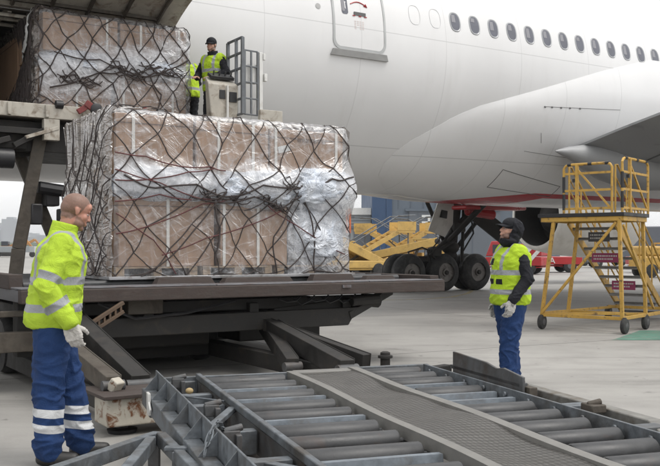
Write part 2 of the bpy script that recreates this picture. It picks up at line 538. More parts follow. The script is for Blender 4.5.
mb.build('red_handle_marking', m_red, door)
m_faint = M('faint_stencil', (.60, .52, .50), .5, 0, .1, 4, 0, 20)
mb = MB()
for j in range(5):
    for k in range(4):
        x = 9.66+k*.06; z = 5.83-j*.035
        if random.random() < .8: mb.face([mb.bm.verts.new(cyl(a, b, .0115)) for a, b in ((x, z), (x+.04, z), (x+.04, z+.016), (x, z+.016))])
mb.build('stencil_marking', m_faint, door, smooth=0)
# small ports on the skin
mb = MB()
for s_, z_, r_ in ((8.86, 6.02, .055), (7.78, 6.12, .10)):
    mb.face([mb.bm.verts.new(cyl(s_+r_*math.cos(a), z_+r_*math.sin(a), .006)) for a in [R(15*k) for k in range(24)]])
mb.build('vent_port', m_sill, plane, smooth=0)

# belly fairing : its front edge measured from the photo
seam_px = [(391, 193), (381, 184), (378, 175), (384, 163), (394, 153), (410, 141), (434, 128), (455, 116), (479, 106), (510, 97.5), (541, 89), (585, 76), (606, 70), (650, 60)]
seam = []
for px, py in seam_px:
    s_, z_, _ = ray(px, py); seam.append((ang(z_), s_))
seam.sort()
def s_at(p):
    if p <= seam[0][0]:
        k = (seam[0][0]-p)/(seam[0][0]+math.pi/2); return seam[0][1]+.5*k
    for (a, s0), (b, s1) in zip(seam, seam[1:]):
        if p <= b: return s0+(s1-s0)*(p-a)/(b-a)
    return seam[-1][1]
PT = seam[-1][0]
prow = []
np_ = 44
for k in range(np_+1): prow.append(-math.pi/2+(PT+math.pi/2)*k/np_)
def fair_pt(p, s):
    d = max(0, s-s_at(p))
    top = min(1, max(0, (PT-p)/.35))**.7
    B = .17*max(0, math.cos(p+.70))*top+.035
    off = .006+B*(1-math.exp(-d/1.1))
    return V((s, LC-(RF+off)*math.cos(p), ZC+(RF+off)*math.sin(p)))
mb = MB(); SE = 34
rows = []
for p in prow:
    s0 = s_at(p)
    row = [V((s0, LC-(RF-.01)*math.cos(p), ZC+(RF-.01)*math.sin(p)))]
    for t in [0, .01, .02, .04, .06, .09, .12, .16, .2, .25, .3, .36, .43, .5, .6, .7, .85, 1]: row.append(fair_pt(p, s0+(SE-s0)*t))
    rows.append(row)
far = [[V((q.x, 2*LC-q.y, q.z)) for q in r] for r in rows]
mb.grid(far[::-1][:-1]+rows)
mb.build('belly_fairing', m_fair, plane, smooth=60)
# access panel outline on the fairing
def fair_ray(px, py):
    dx, dz = (px-330)/F, -(py-HOR)/F
    ds, dl = dx*.845+.5348, -dx*.5348+.845
    t = 14.
    while t < 30:
        s, l, z = ds*t, dl*t, EYE+dz*t
        rr = math.hypot(l-LC, z-ZC); p = math.atan2(z-ZC, LC-l)
        q = fair_pt(max(-math.pi/2, min(PT, p)), s); rf = math.hypot(q.y-LC, q.z-ZC)
        if rr <= rf: return s, p
        t += .01
    return None
mb = MB()
cr = [fair_ray(*c) for c in ((503, 169.5), (560, 186.5), (549, 196.5), (487, 187))]
if all(cr):
    for (s0, p0), (s1, p1) in zip(cr, cr[1:]+cr[:1]):
        pts = []
        for k in range(9):
            t = k/8; q = fair_pt(p0+(p1-p0)*t, s0+(s1-s0)*t); n = V((0, q.y-LC, q.z-ZC)).normalized(); pts.append(q+n*.001)
        mb.tube(pts, .009, 4)
mb.build('access_panel_gap', m_line, plane)
mb = MB()
for pxs in (((545, 106.5), (620, 110)), ((524, 151), (575, 159)), ((541, 133), (541, 143))):
    c0, c1 = fair_ray(*pxs[0]), fair_ray(*pxs[1])
    if c0 and c1:
        pts = []
        for k in range(9):
            t = k/8; q = fair_pt(c0[1]+(c1[1]-c0[1])*t, c0[0]+(c1[0]-c0[0])*t); n = V((0, q.y-LC, q.z-ZC)).normalized(); pts.append(q+n*.001)
        mb.tube(pts, .005, 4)
for px in (545, 552, 561, 570, 580):
    c0 = fair_ray(px, 106.8+(px-545)*.05)
    if c0:
        q = fair_pt(c0[1], c0[0]); n = V((0, q.y-LC, q.z-ZC)).normalized(); mb.ell(q+n*.004, (.035, .012, .02), seg=8, rings=6)
mb.build('panel_fastener', m_line, plane)

# wing: near one and its mirror
m_wing = M('wing_grey_paint', (.30, .305, .31), .45, .1, .08, 1, .05, 20, dirt=(.12, .12, .12), dscale=.8, dlo=.6, dhi=.8)
def wing_sec(l, n=10):
    t = (14.9-l)
    te = 15.75-.05*t if t < 8 else 15.35-.35*(t-8)
    le = 26.2-.75*t if t < 30 else 5
    zt = 3.66+.205*t if t < 3 else 4.275+.12*(t-3)
    if t < 0: zt = 3.66
    ch = le-te; th = .12*ch*(1 if t < 4 else .8)
    up, lo = [], []
    for k in range(n+1):
        x = k/n; w = math.sin(math.pi*min(1, x**.8))**.8
        zb = zt-.02*ch*x
        lo.append(V((te+ch*x, l, zb-.025-th*.42*w))); up.append(V((te+ch*x, l, zb+.025+th*.55*w)))
    return lo+up[::-1]
def mir(q): return V((q.x, 2*LC-q.y, q.z))
for side in (0, 1):
    mb = MB(); secs = [wing_sec(l) for l in (15.6, 14.6, 13, 11.5, 9, 6, 3, 0, -4, -8)]
    if side: secs = [[mir(q) for q in s_] for s_ in secs]
    g_ = mb.grid(secs, closed=True); mb.face(g_[0]); mb.face(g_[-1])
    mb.build('wing', m_wing, plane, smooth=40)
# flap gap line and root fairing
mb = MB()
def wl(l, x, off=-.01):
    sec = wing_sec(l); n = 10; k = int(x*n); f = x*n-k
    return sec[k].lerp(sec[min(k+1, n)], f)+V((0, 0, off))
mb.tube([wl(l, .17) for l in (14.4, 13, 11.5, 9, 6)], .018, 4)
mb.tube([wl(l, .33) for l in (14.4, 13, 11.5, 9, 6)], .012, 4)
mb.build('flap_gap', m_line, plane)
mb = MB()
tip = V((14.75, 14.05, 3.60))
rows = []
for x, ry, rz, dy, dz in ((0, .015, .015, 0, 0), (.12, .06, .05, 0, .0), (.4, .14, .12, .03, .0), (1.0, .27, .25, .1, -.04), (1.8, .52, .46, .2, -.10), (3, .70, .60, .3, -.16), (5, .75, .55, .4, -.1), (8, .8, .6, .5, -.1)):
    rows.append([tip+V((x, dy+ry*math.cos(a), dz+rz*math.sin(a))) for a in [2*math.pi*k/20 for k in range(20)]])
g_ = mb.grid(rows, closed=True); mb.face(g_[0]); mb.face(g_[-1])
mb.build('wing_root_fairing', M('root_fairing_paint', (.30, .305, .31), .45, 0, .06, 2, .05, 20), plane, smooth=60)
mb = MB()
for l in (13.1, 12.6):
    q = wl(l, .3, -.12); mb.bar(q+V((-.9, 0, .05)), q+V((1.2, 0, -.12)), .12, .2)
mb.tube([wl(12.9, .22, -.15), wl(12.3, .5, -.25)], .08, 8)
mb.build('flap_track', m_blackp, plane, bevel=.02)

# far engine
EC = V((27.2, 27.0, 2.85))
mb = MB()
prof = [(0, 1.28), (0.02, 1.40), (.1, 1.46), (1.2, 1.66), (2.6, 1.76), (4.0, 1.72), (4.9, 1.58), (5.05, 1.5), (5.0, 1.42), (4.0, 1.38), (2.0, 1.35), (.6, 1.30)]
mb.lathe(EC, (1, 0, 0), prof, 48, closed=True)
m_nac = M('nacelle_paint', (.60, .585, .55), .35, 0, .05, 1, .03, 20, dirt=(.48, .46, .42), dscale=1)
eng = mb.build('engine', m_nac, plane, smooth=50)
mb = MB(); mb.lathe(EC, (1, 0, 0), [(1.6, 1.31), (1.65, .95), (1.0, .75), (.7, .5), (.4, .1)], 32)
mb.build('exhaust_core', m_grime, eng)
mb = MB(); mb.lathe(EC, (1, 0, 0), [(.05, 1.275), (.6, 1.29), (2.0, 1.33), (3.0, 1.34), (3.0, 1.30), (2.0, 1.29), (.6, 1.26), (.05, 1.255)], 40, closed=True); mb.build('duct_liner', m_grime, eng)
mb = MB()
for k in range(3):
    a = R(100+k*16); mb.bar(EC+V((.3, math.cos(a)*1.35, math.sin(a)*1.35)), EC+V((.9, math.cos(a)*.5, math.sin(a)*.5)), .12, .3)
mb.build('red_strap', m_red, eng)
mb = MB(); mb.prism([EC+V((x, -.15, z)) for x, z in ((0.3, 1.4), (4.5, 1.6), (5.5, 3.1), (1.2, 3.2), (.4, 2.4))], (0, .3, 0))
mb.build('pylon', m_nac, eng)

# far main landing gear
gx, gl = 19.85, 24.4
AX = [gx-1.46, gx, gx+1.46]
WR = .645
gear = None
mb = MB()
mb.tube([(gx+.55, gl-.05, .75), (gx+.6, gl-.1, 1.9), (gx+.7, gl-.2, 3.6)], [.16, .19, .24], 14)
mb.tube([(gx+.85, gl-.3, 1.0), (gx+.95, gl-.3, 3.2)], .06, 8); mb.box((gx+.6, gl-.35, 2.2), (.5, .3, .3)); mb.tube([(gx+.4, gl-.4, 1.9), (gx+.1, gl-.4, 2.5), (gx+.3, gl-.4, 3.1)], .035, 6); mb.tube([(gx+.8, gl-.45, 1.4), (gx+1.3, gl-.4, 2.0), (gx+1.1, gl-.4, 3.0)], .03, 6)
mb.tube([(gx+.6, gl-.1, 1.3), (gx+2.3, gl-.3, 3.2)], .08, 8); mb.bar((gx+1.0, gl-.5, 2.9), (gx+2.4, gl-.8, 1.9), .08, .6)
mb.tube([(gx-.2, gl, 1.2), (gx+1.6, gl-.6, 3.4)], .09, 8)
mb.tube([(gx+.3, gl, 1.7), (gx-1.0, gl-.7, 3.0)], .07, 8)
mb.tube([(gx+.3, gl+.1, 1.5), (gx+.4, gl-2.2, 3.1)], .1, 8)
mb.tube([(gx-.15, gl-.35, 1.0), (gx-.65, gl-.4, 1.25), (gx-.2, gl-.4, 1.6)], .05, 6)
mb.ell((gx+.5, gl-.1, 1.5), (.32, .3, .24)); mb.ell((gx+.5, gl-.1, 1.2), (.24, .26, .2)); mb.ell((gx-.3, gl-.2, 1.38), (.3, .2, .16)); mb.tube([(gx-.6, gl-.3, 1.2), (gx+.5, gl-.3, 1.75)], .07, 8)
mb.box((gx-.35, gl-.3, 1.35), (.4, .25, .28)); mb.box((gx-.75, gl-.15, 1.12), (.5, .2, .18))
mb.tube([(gx-1.3, gl-.3, 1.0), (gx-1.5, gl-.3, 1.35), (gx-.9, gl-.3, 1.5), (gx-.3, gl-.3, 1.3)], .03, 6)
mb.tube([(gx-.6, gl-.35, .9), (gx-.7, gl-.35, 1.3), (gx-.2, gl-.35, 1.75), (gx, gl-.3, 2.4)], .025, 6)
gear = mb.build('landing_gear', m_grime, plane)
mb = MB(); mb.bar((AX[0], gl, .645), (AX[2], gl, .645), .3, .26)
for x in AX: mb.tube([(x, gl-.56, WR), (x, gl+.56, WR)], .08, 10)
mb.build('bogie_beam', m_grime, gear, bevel=.02)
for x in AX:
    for sy in (-1, 1):
        mb = MB(); w = .24; y0 = gl+sy*.27
        mb.lathe((x, y0, WR), (0, 1, 0), [(-w, .34), (-w*.98, .47), (-w*.8, .58), (-w*.45, .637), (-.09, .645), (-.08, .635), (-.06, .635), (-.05, .645), (.05, .645), (.06, .635), (.08, .635), (.09, .645), (w*.45, .637), (w*.8, .58), (w*.98, .47), (w, .34)], 40, closed=True)
        ty = mb.build('tyre', m_rubber, gear)
        mb = MB(); mb.lathe((x, y0, WR), (0, 1, 0), [(-w*.75, .345), (-w*.9, .33), (-w*.5, .30), (-w*.35, .16), (-w*.95, .13), (-w*1.0, .0), (w, .0), (w*.5, .3), (w*.9, .345)], 28)
        for k in range(8):
            a = 2*math.pi*k/8; mb.tube([(x+.23*math.cos(a), y0-w*.5, WR+.23*math.sin(a)), (x+.23*math.cos(a), y0-w*.36, WR+.23*math.sin(a))], .03, 6)
        mb.build('hub', M_hub if 'M_hub' in globals() else globals().setdefault('M_hub', M('wheel_hub', (.16, .15, .14), .5, .4, .2, 6, .1, 30, dirt=(.06, .05, .045))), gear)
mb = MB()
mb.prism([(gx-1.0, gl-.75, 2.05), (gx-.15, gl-.6, 1.85), (gx+.2, gl-.6, 2.3), (gx-.05, gl-.95, 3.3), (gx-.7, gl-1.05, 3.3)], (0.06, .09, .03))
gd = mb.build('gear_door', m_nac, gear, bevel=.02)
mb = MB(); mb.box((gx-.42, gl-.86, 2.62), (.26, .06, .26), Matrix.Rotation(.15, 3, 'Y')); mb.build('door_recess', m_blackp, gd)
mb = MB(); mb.bar((gx-.4, gl-1.6, 2.82), (gx+2.6, gl-1.3, 2.86), .7, .14); mb.tube([(gx+.3, gl-1.2, 2.75), (gx+1.5, gl-1.2, 2.62)], .17, 10)
mb.build('belly_bay_edge', m_red, gear, bevel=.05)
# ------------------------------------------------------------------ cargo loader
loader = thing('cargo_loader', 'worn cargo loader with a rust brown deck edge and raised cream bridge against the aircraft', 'cargo loader', AF, (4.8, 11, 0))
DZT = 1.055; DL = 9.05; D0, D1 = 2.15, 7.49
mb = MB(); mb.span((D0+.02, DL+.10, DZT-.14), (D1-.02, 13.2, DZT-.02)); 
deck = mb.build('main_deck', m_decktop, loader)
mb = MB()
mb.hexa([V(p) for p in ((D0, DL, DZT-.15), (D1, DL, DZT-.15), (D1, DL+.12, DZT-.15), (D0, DL+.12, DZT-.15), (D0, DL, DZT-.012), (D1, DL, DZT-.012), (D1, DL+.12, DZT), (D0, DL+.12, DZT))])
mb.build('deck_edge_beam', m_rust, deck, bevel=.012)
mb = MB()
mb.span((D0, DL+.015, DZT-.008), (4.25, DL+.42, DZT+.006)); mb.span((4.265, DL+.015, DZT-.008), (6.3, DL+.42, DZT+.004)); mb.span((6.315, DL+.015, DZT-.008), (D1-.01, DL+.42, DZT+.005))
mb.build('deck_edge_plate', m_decktop, deck, bevel=.004)
mb = MB()
mb.span((D1-.14, DL+.13, DZT-.02), (D1, 13.2, DZT+.05)); mb.build('side_rail', m_rust, deck, bevel=.006)
mb = MB(); mb.span((D0, DL+.5, DZT-.02), (D0+.14, 13.2, DZT+.13))
mb.build('side_rail', m_rust, deck, bevel=.006)
# rusty raised stops at the deck edge, in front of the pallet
for a, b, h in ((3.72, 4.45, .075), (4.55, 5.5, .06), (5.75, 6.4, .08), (6.55, 7.05, .05)):
    mb = MB(); mb.hexa([V(p) for p in ((a, DL+.45, DZT-.01), (b, DL+.45, DZT-.01), (b, DL+.6, DZT-.01), (a, DL+.6, DZT-.01), (a+.05, DL+.47, DZT+h), (b-.05, DL+.47, DZT+h), (b-.05, DL+.58, DZT+h), (a+.05, DL+.58, DZT+h))])
    mb.build('pallet_stop', m_rust, deck, bevel=.006)
for k in range(9):
    y = 9.82+k*.39
    mb = MB(); mb.tube([(D0+.2, y, DZT+.005), (D1-.2, y, DZT+.005)], .045, 12)
    mb.build('roller', m_roller, deck)
mb = MB(); mb.span((5.9, 9.03, .985), (6.02, 9.055, 1.02)); mb.build('deck_tab', m_decktop, deck)
# frame below the deck
mb = MB()
mb.bar((D0+.3, 9.55, .80), (6.55, 9.55, .80), .12, .13); mb.bar((D0+.3, 9.5, .63), (5.5, 9.5, .63), .10, .1)
mb.bar((D0+.4, 12.6, .80), (6.9, 12.6, .80), .14, .16)
for x in (D0+.35, 3.6, 4.9, 6.2): mb.bar((x, 9.4, .74), (x, 12.8, .74), .12, .16)
mb.hexa([V(p) for p in ((2.6, 9.36, .50), (6.2, 9.36, .50), (6.2, 9.52, .50), (2.6, 9.52, .50), (2.6, 9.36, .70), (6.35, 9.36, .72), (6.35, 9.52, .72), (2.6, 9.52, .70))])
mb.hexa([V(p) for p in ((5.2, 9.46, .60), (6.5, 9.46, .74), (6.5, 9.62, .74), (5.2, 9.62, .60), (5.2, 9.46, .74), (6.65, 9.46, .86), (6.65, 9.62, .86), (5.2, 9.62, .74))])
mb.tube([(6.5, 9.5, .8), (6.75, 9.5, .78)], .09, 10); mb.tube([(6.2, 9.3, .8), (6.62, 9.3, .82)], .06, 10)
mb.bar((6.2, 9.4, .62), (7.0, 9.6, .9), .12, .1)
frame_ = mb.build('deck_frame', m_grime, loader, bevel=.01)
mb = MB()
for k in range(5):
    x = 5.2+k*.2; mb.tube([(x, 9.35, .86), (x+.1, 9.33, .80+random.uniform(-.02, .02)), (x+.22, 9.33, .83), (x+.3, 9.36, .88)], .014, 5)
mb.tube([(3.0, 9.3, .88), (3.4, 9.28, .70), (4.0, 9.3, .74), (4.6, 9.3, .86)], .016, 5)
mb.build('hydraulic_hose', m_blackp, frame_)
mb = MB(); mb.span((3.35, 9.36, .74), (3.75, 9.6, .90)); mb.build('valve_box', m_khaki, frame_, bevel=.01)
mb = MB(); mb.span((2.2, 9.4, .35), (2.9, 9.6, .95)); mb.build('front_panel', m_grime, frame_, bevel=.01)
mb = MB(); mb.span((2.5, 12.2, .1), (6.6, 12.5, .95))
mb.build('rear_panel', m_grime, frame_, bevel=.01)
mb = MB(); mb.span((2.7, 10.0, .30), (4.6, 12.1, .62)); mb.span((5.1, 10.2, .28), (6.3, 12.0, .62)); mb.span((2.3, 13.25, .08), (6.8, 13.6, 1.0)); mb.build('added_light_blocker', m_grime, loader, bevel=.02)  # dark blocks added to shut light out from under the deck
# toothed step hanging at an angle
mb = MB(); p, q = V((2.62, 8.9, .60)), V((3.15, 8.95, .90))
mb.bar(p, q, .05, .035, (0, 0, 1)); mb.bar(p+V((0, 0, -.09)), q+V((0, 0, -.09)), .05, .035)
for k in range(9): c = p.lerp(q, (k+.5)/9); mb.bar(c+V((0, 0, -.09)), c, .04, .022, (1, 0, 0))
mb.build('toothed_rack', M('brown_rack_paint', (.085, .055, .035), .6, 0, .2, 6, .2, 40, dirt=(.1, .06, .03)), loader, bevel=.003)
# scissor legs
def leg_(p, q, w, h, mat, nm='scissor_leg'):
    mb = MB(); mb.bar(p, q, w, h)
    d = (V(q)-V(p)).normalized()
    mb.bar(V(p)+V((w*.5+.003, 0, 0)), V(q)+V((w*.5+.003, 0, 0)), .012, h*1.12); 
    o = mb.build(nm, mat, loader, bevel=.01)
    mb = MB(); mb.tube([V(q)+V((-w*.75, 0, 0)), V(q)+V((w*.75, 0, 0))], h*.28, 14); mb.build('pivot_pin', m_galv_dark, o)
leg_((2.45, 9.4, .66), (2.38, 7.0, .36), .12, .15, m_khaki)
leg_((2.75, 9.6, .78), (2.68, 7.2, .32), .16, .16, m_grime)
leg_((5.08, 9.3, .52), (4.72, 7.15, .30), .15, .19, m_grime)
leg_((5.3, 9.9, .50), (4.55, 7.9, .26), .13, .17, m_grime)
leg_((5.25, 7.6, .30), (5.0, 9.8, .62), .1, .14, m_grime)
# chassis
mb = MB()
mb.bar((2.45, 7.1, .2), (2.45, 13.6, .2), .16, .18); mb.bar((4.85, 7.0, .2), (4.85, 13.6, .2), .16, .18)
mb.bar((2.4, 10.5, .2), (5, 10.5, .2), .2, .16); mb.bar((5.35, 7.25, .16), (5.2, 8.9, .2), .12, .1)
mb.bar((4.9, 6.9, .22), (6.0, 7.2, .2), .1, .12)
ch = mb.build('chassis_rail', m_grime, loader, bevel=.01)
mb = MB(); mb.span((2.24, 6.72, .08), (2.96, 7.04, .30)); eb = mb.build('end_box', m_chips, loader, bevel=.012)
mb = MB(); mb.span((2.20, 6.68, .298), (3.15, 7.3, .325)); mb.build('end_plate', m_rust, eb, bevel=.004)
mb = MB(); mb.lathe((2.42, 6.9, .0), (0, 0, 1), [(0, .11), (.03, .12), (.04, .05), (.09, .05)], 18); mb.build('jack_pad', m_blackp, eb)
mb = MB(); mb.span((2.80, 6.704, .1), (2.86, 6.722, .28)); mb.build('red_plate', m_red, eb)
mb = MB(); mb.bar((2.37, 6.98, .325), (2.40, 6.93, .41), .10, .08); mb.build('leg_bracket', m_chips, eb, bevel=.01)
mb = MB(); mb.lathe(V((5.36, 7.42, 0)), (0, 0, 1), [(0, .05), (.34, .05), (.345, .075), (.37, .075), (.375, .05), (.40, .05), (.41, .03)], 18)
mb.build('outrigger_post', m_grime, loader)
for (x, y) in ((2.45, 10.9), (4.85, 10.9), (2.45, 12.9), (4.85, 12.9)):
    mb = MB(); mb.lathe((x-.12, y, .33), (1, 0, 0), [(0, .2), (.02, .3), (.08, .33), (.2, .33), (.26, .3), (.28, .2)], 28); w = mb.build('wheel', m_rubber, loader)
    mb = MB(); mb.lathe((x-.13, y, .33), (1, 0, 0), [(0, .17), (.03, .19), (.27, .19), (.30, .15)], 20); mb.build('rim', m_khaki, w)
# side walkway at the left of the deck
mb = MB()
mb.bar((1.72, 8.6, .99), (1.95, 14, 1.12), .22, .07); mb.bar((1.2, 9.3, .52), (2.4, 9.3, .52), .14, .2)
mb.bar((1.3, 9.3, .8), (2.3, 9.3, .8), .06, .06); mb.bar((1.9, 9.3, .3), (1.9, 9.3, 1.0), .09, .09)
mb.bar((1.35, 9.35, .12), (1.35, 9.35, .45), .08, .08); mb.span((1.55, 9.9, .2), (2.0, 10.4, .95))
mb.build('side_walkway', m_khaki, loader, bevel=.008)
# lifting legs that carry the bridge
mb = MB()
mb.bar((3.42, 13.2, 3.12), (3.12, 13.25, 1.45), .13, .18); mb.bar((3.12, 13.25, 1.45), (3.0, 13.3, .3), .13, .18); mb.build('lifting_leg', m_khaki, loader, bevel=.01)
mb = MB()
mb.bar((3.18, 13.6, 2.9), (3.75, 13.6, 1.5), .1, .16); mb.bar((3.75, 13.6, 1.5), (4.2, 13.6, .3), .1, .16); mb.build('lifting_leg', m_khaki, loader, bevel=.01)
mb = MB()
mb.bar((5.9, 13.2, 3.12), (6.1, 13.25, .3), .13, .18)
ll = mb.build('lifting_leg', m_khaki, loader, bevel=.01)
mb = MB(); mb.box((3.62, 13.45, 2.22), (.2, .3, .28)); mb.box((3.35, 13.2, 1.95), (.16, .14, .3)); mb.tube([(3.4, 13.3, 2.35), (3.8, 13.3, 2.30)], .09, 10)
mb.box((3.75, 13.3, 1.95), (.12, .2, .18))
mb.build('leg_actuator', m_blackp, ll, bevel=.02)
# the bridge
BZ = 3.50; BL = 12.98
mb = MB(); mb.span((1.0, BL+.06, BZ-.2), (5.7, 15.2, BZ-.03)); br = mb.build('bridge_deck', m_khaki, loader)
mb = MB()
mb.span((.6, BL, BZ-.19), (5.72, BL+.07, BZ+.01))
for x in (1.5, 2.9, 3.42, 3.95, 4.6, 5.2):
    mb.span((x, BL-.05, BZ-.18), (x+.05, BL, BZ))
mb.build('bridge_beam', m_loader, br, bevel=.008)
mb = MB()
for x, z0, z1 in ((4.17, 3.03, 3.44), (4.30, 3.12, 3.44)): mb.span((x, BL-.06, z0), (x+.04, BL-.01, z1))
mb.build('hanging_bracket', m_loader, br, bevel=.005); mb = MB(); mb.span((3.4, BL-.03, 3.0), (3.62, BL+.1, 3.3)); mb.bar((3.15, BL, 3.02), (3.6, BL, 3.18), .08, .05)
mb.build('hanging_bracket', m_loader, br, bevel=.005)
for x in (2.6, 3.62, 4.5, 5.15):
    mb = MB(); mb.lathe((x-.06, BL-.0, BZ+.02), (1, 0, 0), [(0, .03), (.01, .06), (.11, .06), (.12, .03)], 16); mb.build('guide_roller', m_blackp, br)
mb = MB()
mb.bar((.6, BL+.1, 3.12), (3.6, BL+.1, 3.12), .1, .09); mb.bar((.6, BL+.2, 2.92), (3.2, BL+.2, 2.92), .12, .10); mb.bar((.6, 13.5, 2.78), (3.4, 13.5, 2.86), .2, .12)
mb.bar((3.0, BL+.05, 2.9), (3.6, BL+.05, 3.25), .1, .08); mb.bar((2.2, BL+.05, 2.75), (2.95, BL+.05, 3.0), .08, .08)
mb.tube([(.8, BL+.3, 2.72), (2.9, BL+.3, 2.72)], .07, 10); mb.span((2.1, BL+.1, 2.45), (2.5, BL+.35, 2.8))
mb.span((.6, 13.2, 2.85), (5.7, 15.0, 3.28))
mb.bar((1.0, 14.9, 3.6), (5.7, 14.9, 3.34), .05, .06)
mb.build('bridge_frame', m_grime, br, bevel=.008)
mb = MB(); mb.tube([(2.75, BL+.1, 2.72), (3.0, BL+.1, 2.72)], .14, 16); mb.tube([(2.6, BL+.1, 2.85), (2.68, BL, 2.62), (2.85, BL+.05, 2.6)], .02, 6)
mb.build('hydraulic_motor', m_blackp, br)
mb = MB(); c = V((3.98, BL-.075, 3.26))
mb.span(c-V((.15, 0, .06)), c+V((.15, .045, .06))); lamp = mb.build('work_lamp', m_blackp, br, bevel=.01)
t = NT('lamp_lens'); t.b.inputs['Emission Color'].default_value = (1, .88, .72, 1); t.b.inputs['Emission Strength'].default_value = 2.2; t.col((.8, .8, .75))
mb = MB(); mb.span(c-V((.13, .012, .045)), c+V((.13, .0, .045))); mb.build('lens', t.m, lamp, bevel=.01)
# red locks on the bridge edge
for x, ln in ((3.98, 0), (4.88, .35)):
    mb = MB()
    mb.bar((x-.12, BL-.09+ln*.3, BZ-.08), (x+.08, BL-.09+ln*.3, BZ+.06), .05, .08); mb.box((x+.04, BL-.1+ln*.3, BZ+.03), (.12, .06, .10), Matrix.Rotation(.6, 3, 'Y'))
    mb.build('red_lock', m_redrust, br, bevel=.01)
mb = MB(); mb.lathe((4.12, BL-.16, BZ-.02), (0, 1, 0), [(0, .07), (.01, .085), (.07, .085), (.08, .05)], 18); mb.build('rubber_bumper', m_blackp, br)
# operator stand
mb = MB(); mb.span((5.72, 12.45, 3.07), (7.05, 14.2, 3.15)); mb.bar((5.75, 12.5, 3.0), (7.0, 12.5, 3.0), .08, .12)
mb.span((6.62, 12.5, 3.15), (7.02, 12.58, 3.64))
st = mb.build('operator_platform', m_loader, loader, bevel=.006)
mb = MB()
mb.hexa([V(p) for p in ((5.95, 12.78, 3.15), (6.36, 12.78, 3.15), (6.36, 13.02, 3.15), (5.95, 13.02, 3.15), (5.83, 12.74, 4.02), (6.36, 12.74, 4.02), (6.36, 13.0, 4.17), (5.9, 13.0, 4.17))])
con = mb.build('control_console', m_loader, st, bevel=.02)
mb = MB(); mb.span((6.03, 12.735, 3.95-.16), (6.13, 12.75, 3.95-.02)); mb.span((6.2, 12.73, 3.95-.2), (6.33, 12.75, 3.95-.04)); mb.box((6.12, 12.88, 4.16), (.4, .16, .05), Matrix.Rotation(.5, 3, 'X'))
for k in range(4): mb.tube([(5.98+k*.1, 12.86, 4.15), (5.98+k*.1, 12.83, 4.24)], .014, 6)
mb.build('console_fitting', m_blackp, con, bevel=.005)
mb = MB(); mb.span((6.145, 12.70, 3.5), (6.17, 12.74, 4.0)); mb.build('console_post', m_white, con)
for n_, (pa, pb, z0, z1) in enumerate((((6.36, 12.60, 0), (6.36, 13.12, 0), 3.56, 4.76), ((6.47, 12.75, 0), (6.72, 12.78, 0), 3.58, 4.60))):
    a, b = V(pa), V(pb)
    mb = MB(); w = .05 if n_ == 0 else .035
    def P(t, z): q = a.lerp(b, t); return V((q.x, q.y, z))
    cols = (0, .42, 1) if n_ == 0 else (0, .5, 1)
    for t_ in cols: mb.bar(P(t_, z0), P(t_, z1), w if t_ in (0, 1) else w*.6, w, (1, 0, 0))
    for k in range(6 if n_ == 0 else 5):
        z = z0+(z1-z0)*(k+.02)/(5 if n_ == 0 else 4); mb.bar(P(0, min(z, z1)), P(1, min(z, z1)), w*.7, w*.7)
    mb.build('guard_gate', m_grey_rail, st, bevel=.006)
mb = MB()
mb.bar((6.78, 12.8, 3.5), (6.78, 12.8, 4.6), .06, .06); mb.box((6.85, 12.78, 4.2), (.05, .08, .12)); mb.box((6.83, 12.78, 4.53), (.04, .06, .1)); mb.box((6.6, 12.86, 4.25), (.26, .1, .3))
mb.build('guard_post', m_white, st, bevel=.006)

# ------------------------------------------------------------------ roller dolly in the foreground
DF = Matrix(((.949, .316, 0, -1.34), (.316, -.949, 0, 6.63), (0, 0, -1, 0), (0, 0, 0, 1)))
# a right-handed frame: x across, y towards the camera mirrored -> use y' = -b
DF = Matrix(((.949, -.316, 0, -1.34), (.316, .949, 0, 6.63), (0, 0, 1, 0), (0, 0, 0, 1)))
dolly = thing('roller_dolly', 'low galvanised pallet dolly with two lanes of steel rollers and a central tread plate', 'roller dolly', DF, (1.25, -2, 0))
def q_(a, b, z): return V((a, -b, z))
BEND = 4.3
# left outer rail: low channel with an upright flange and gussets
mb = MB()
mb.bar(q_(.0, 0, .37), q_(.0, BEND, .37), .09, .12)
rail = mb.build('outer_rail', m_galv, dolly, bevel=.006)
mb = MB(); mb.bar(q_(.06, 0, .48), q_(.06, BEND, .48), .012, .15); mb.build('rail_flange', m_galv, rail, bevel=.003)
k = 0
for i in range(9):
    b = .12+i*.44
    mb = MB(); mb.prism([q_(.053, b, .431), q_(-.045, b, .431), q_(.053, b, .548)], q_(0, .012, 0)); mb.build('gusset', m_galv, rail)
mb = MB(); mb.bar(q_(.36, .05, .505), q_(.36, BEND, .505), .035, .045)
ir = mb.build('inner_rail', m_galv, dolly, bevel=.006)
mb = MB(); mb.bar(q_(.36, .05, .40), q_(.36, BEND, .40), .012, .15); mb.build('rail_web', m_galv_dark, ir)
for b0, b1 in ((.0, .08), (.62, .7), (1.05, 1.13), (1.9, 1.98), (2.6, 2.68), (3.4, 3.48)):
    mb = MB(); mb.span(q_(.1, b1, .34), q_(.34, b0, .47)); mb.build('bay_brace', m_galv, dolly, bevel=.005)
mb = MB(); mb.bar(q_(.11, 1.75, .44), q_(.34, 1.35, .48), .05, .03); mb.build('bay_strut', m_galv, dolly, bevel=.004); mb = MB(); mb.bar(q_(.11, 2.45, .44), q_(.34, 2.9, .46), .05, .03)
mb.bar(q_(.10, .9, .5), q_(.34, 1.12, .49), .012, .012); mb.build('bay_strut', m_galv, dolly, bevel=.004)
for (a, b) in ((.2, .12), (.22, 1.3), (.17, 2.1)):
    mb = MB(); mb.box(q_(a, b, .47), (.09, .05, .07)); mb.tube([q_(a-.04, b, .5), q_(a+.06, b, .52)], .02, 8); mb.box(q_(a+.03, b+.03, .44), (.03, .07, .1))
    mb.build('latch', m_galv_dark, dolly, bevel=.005)
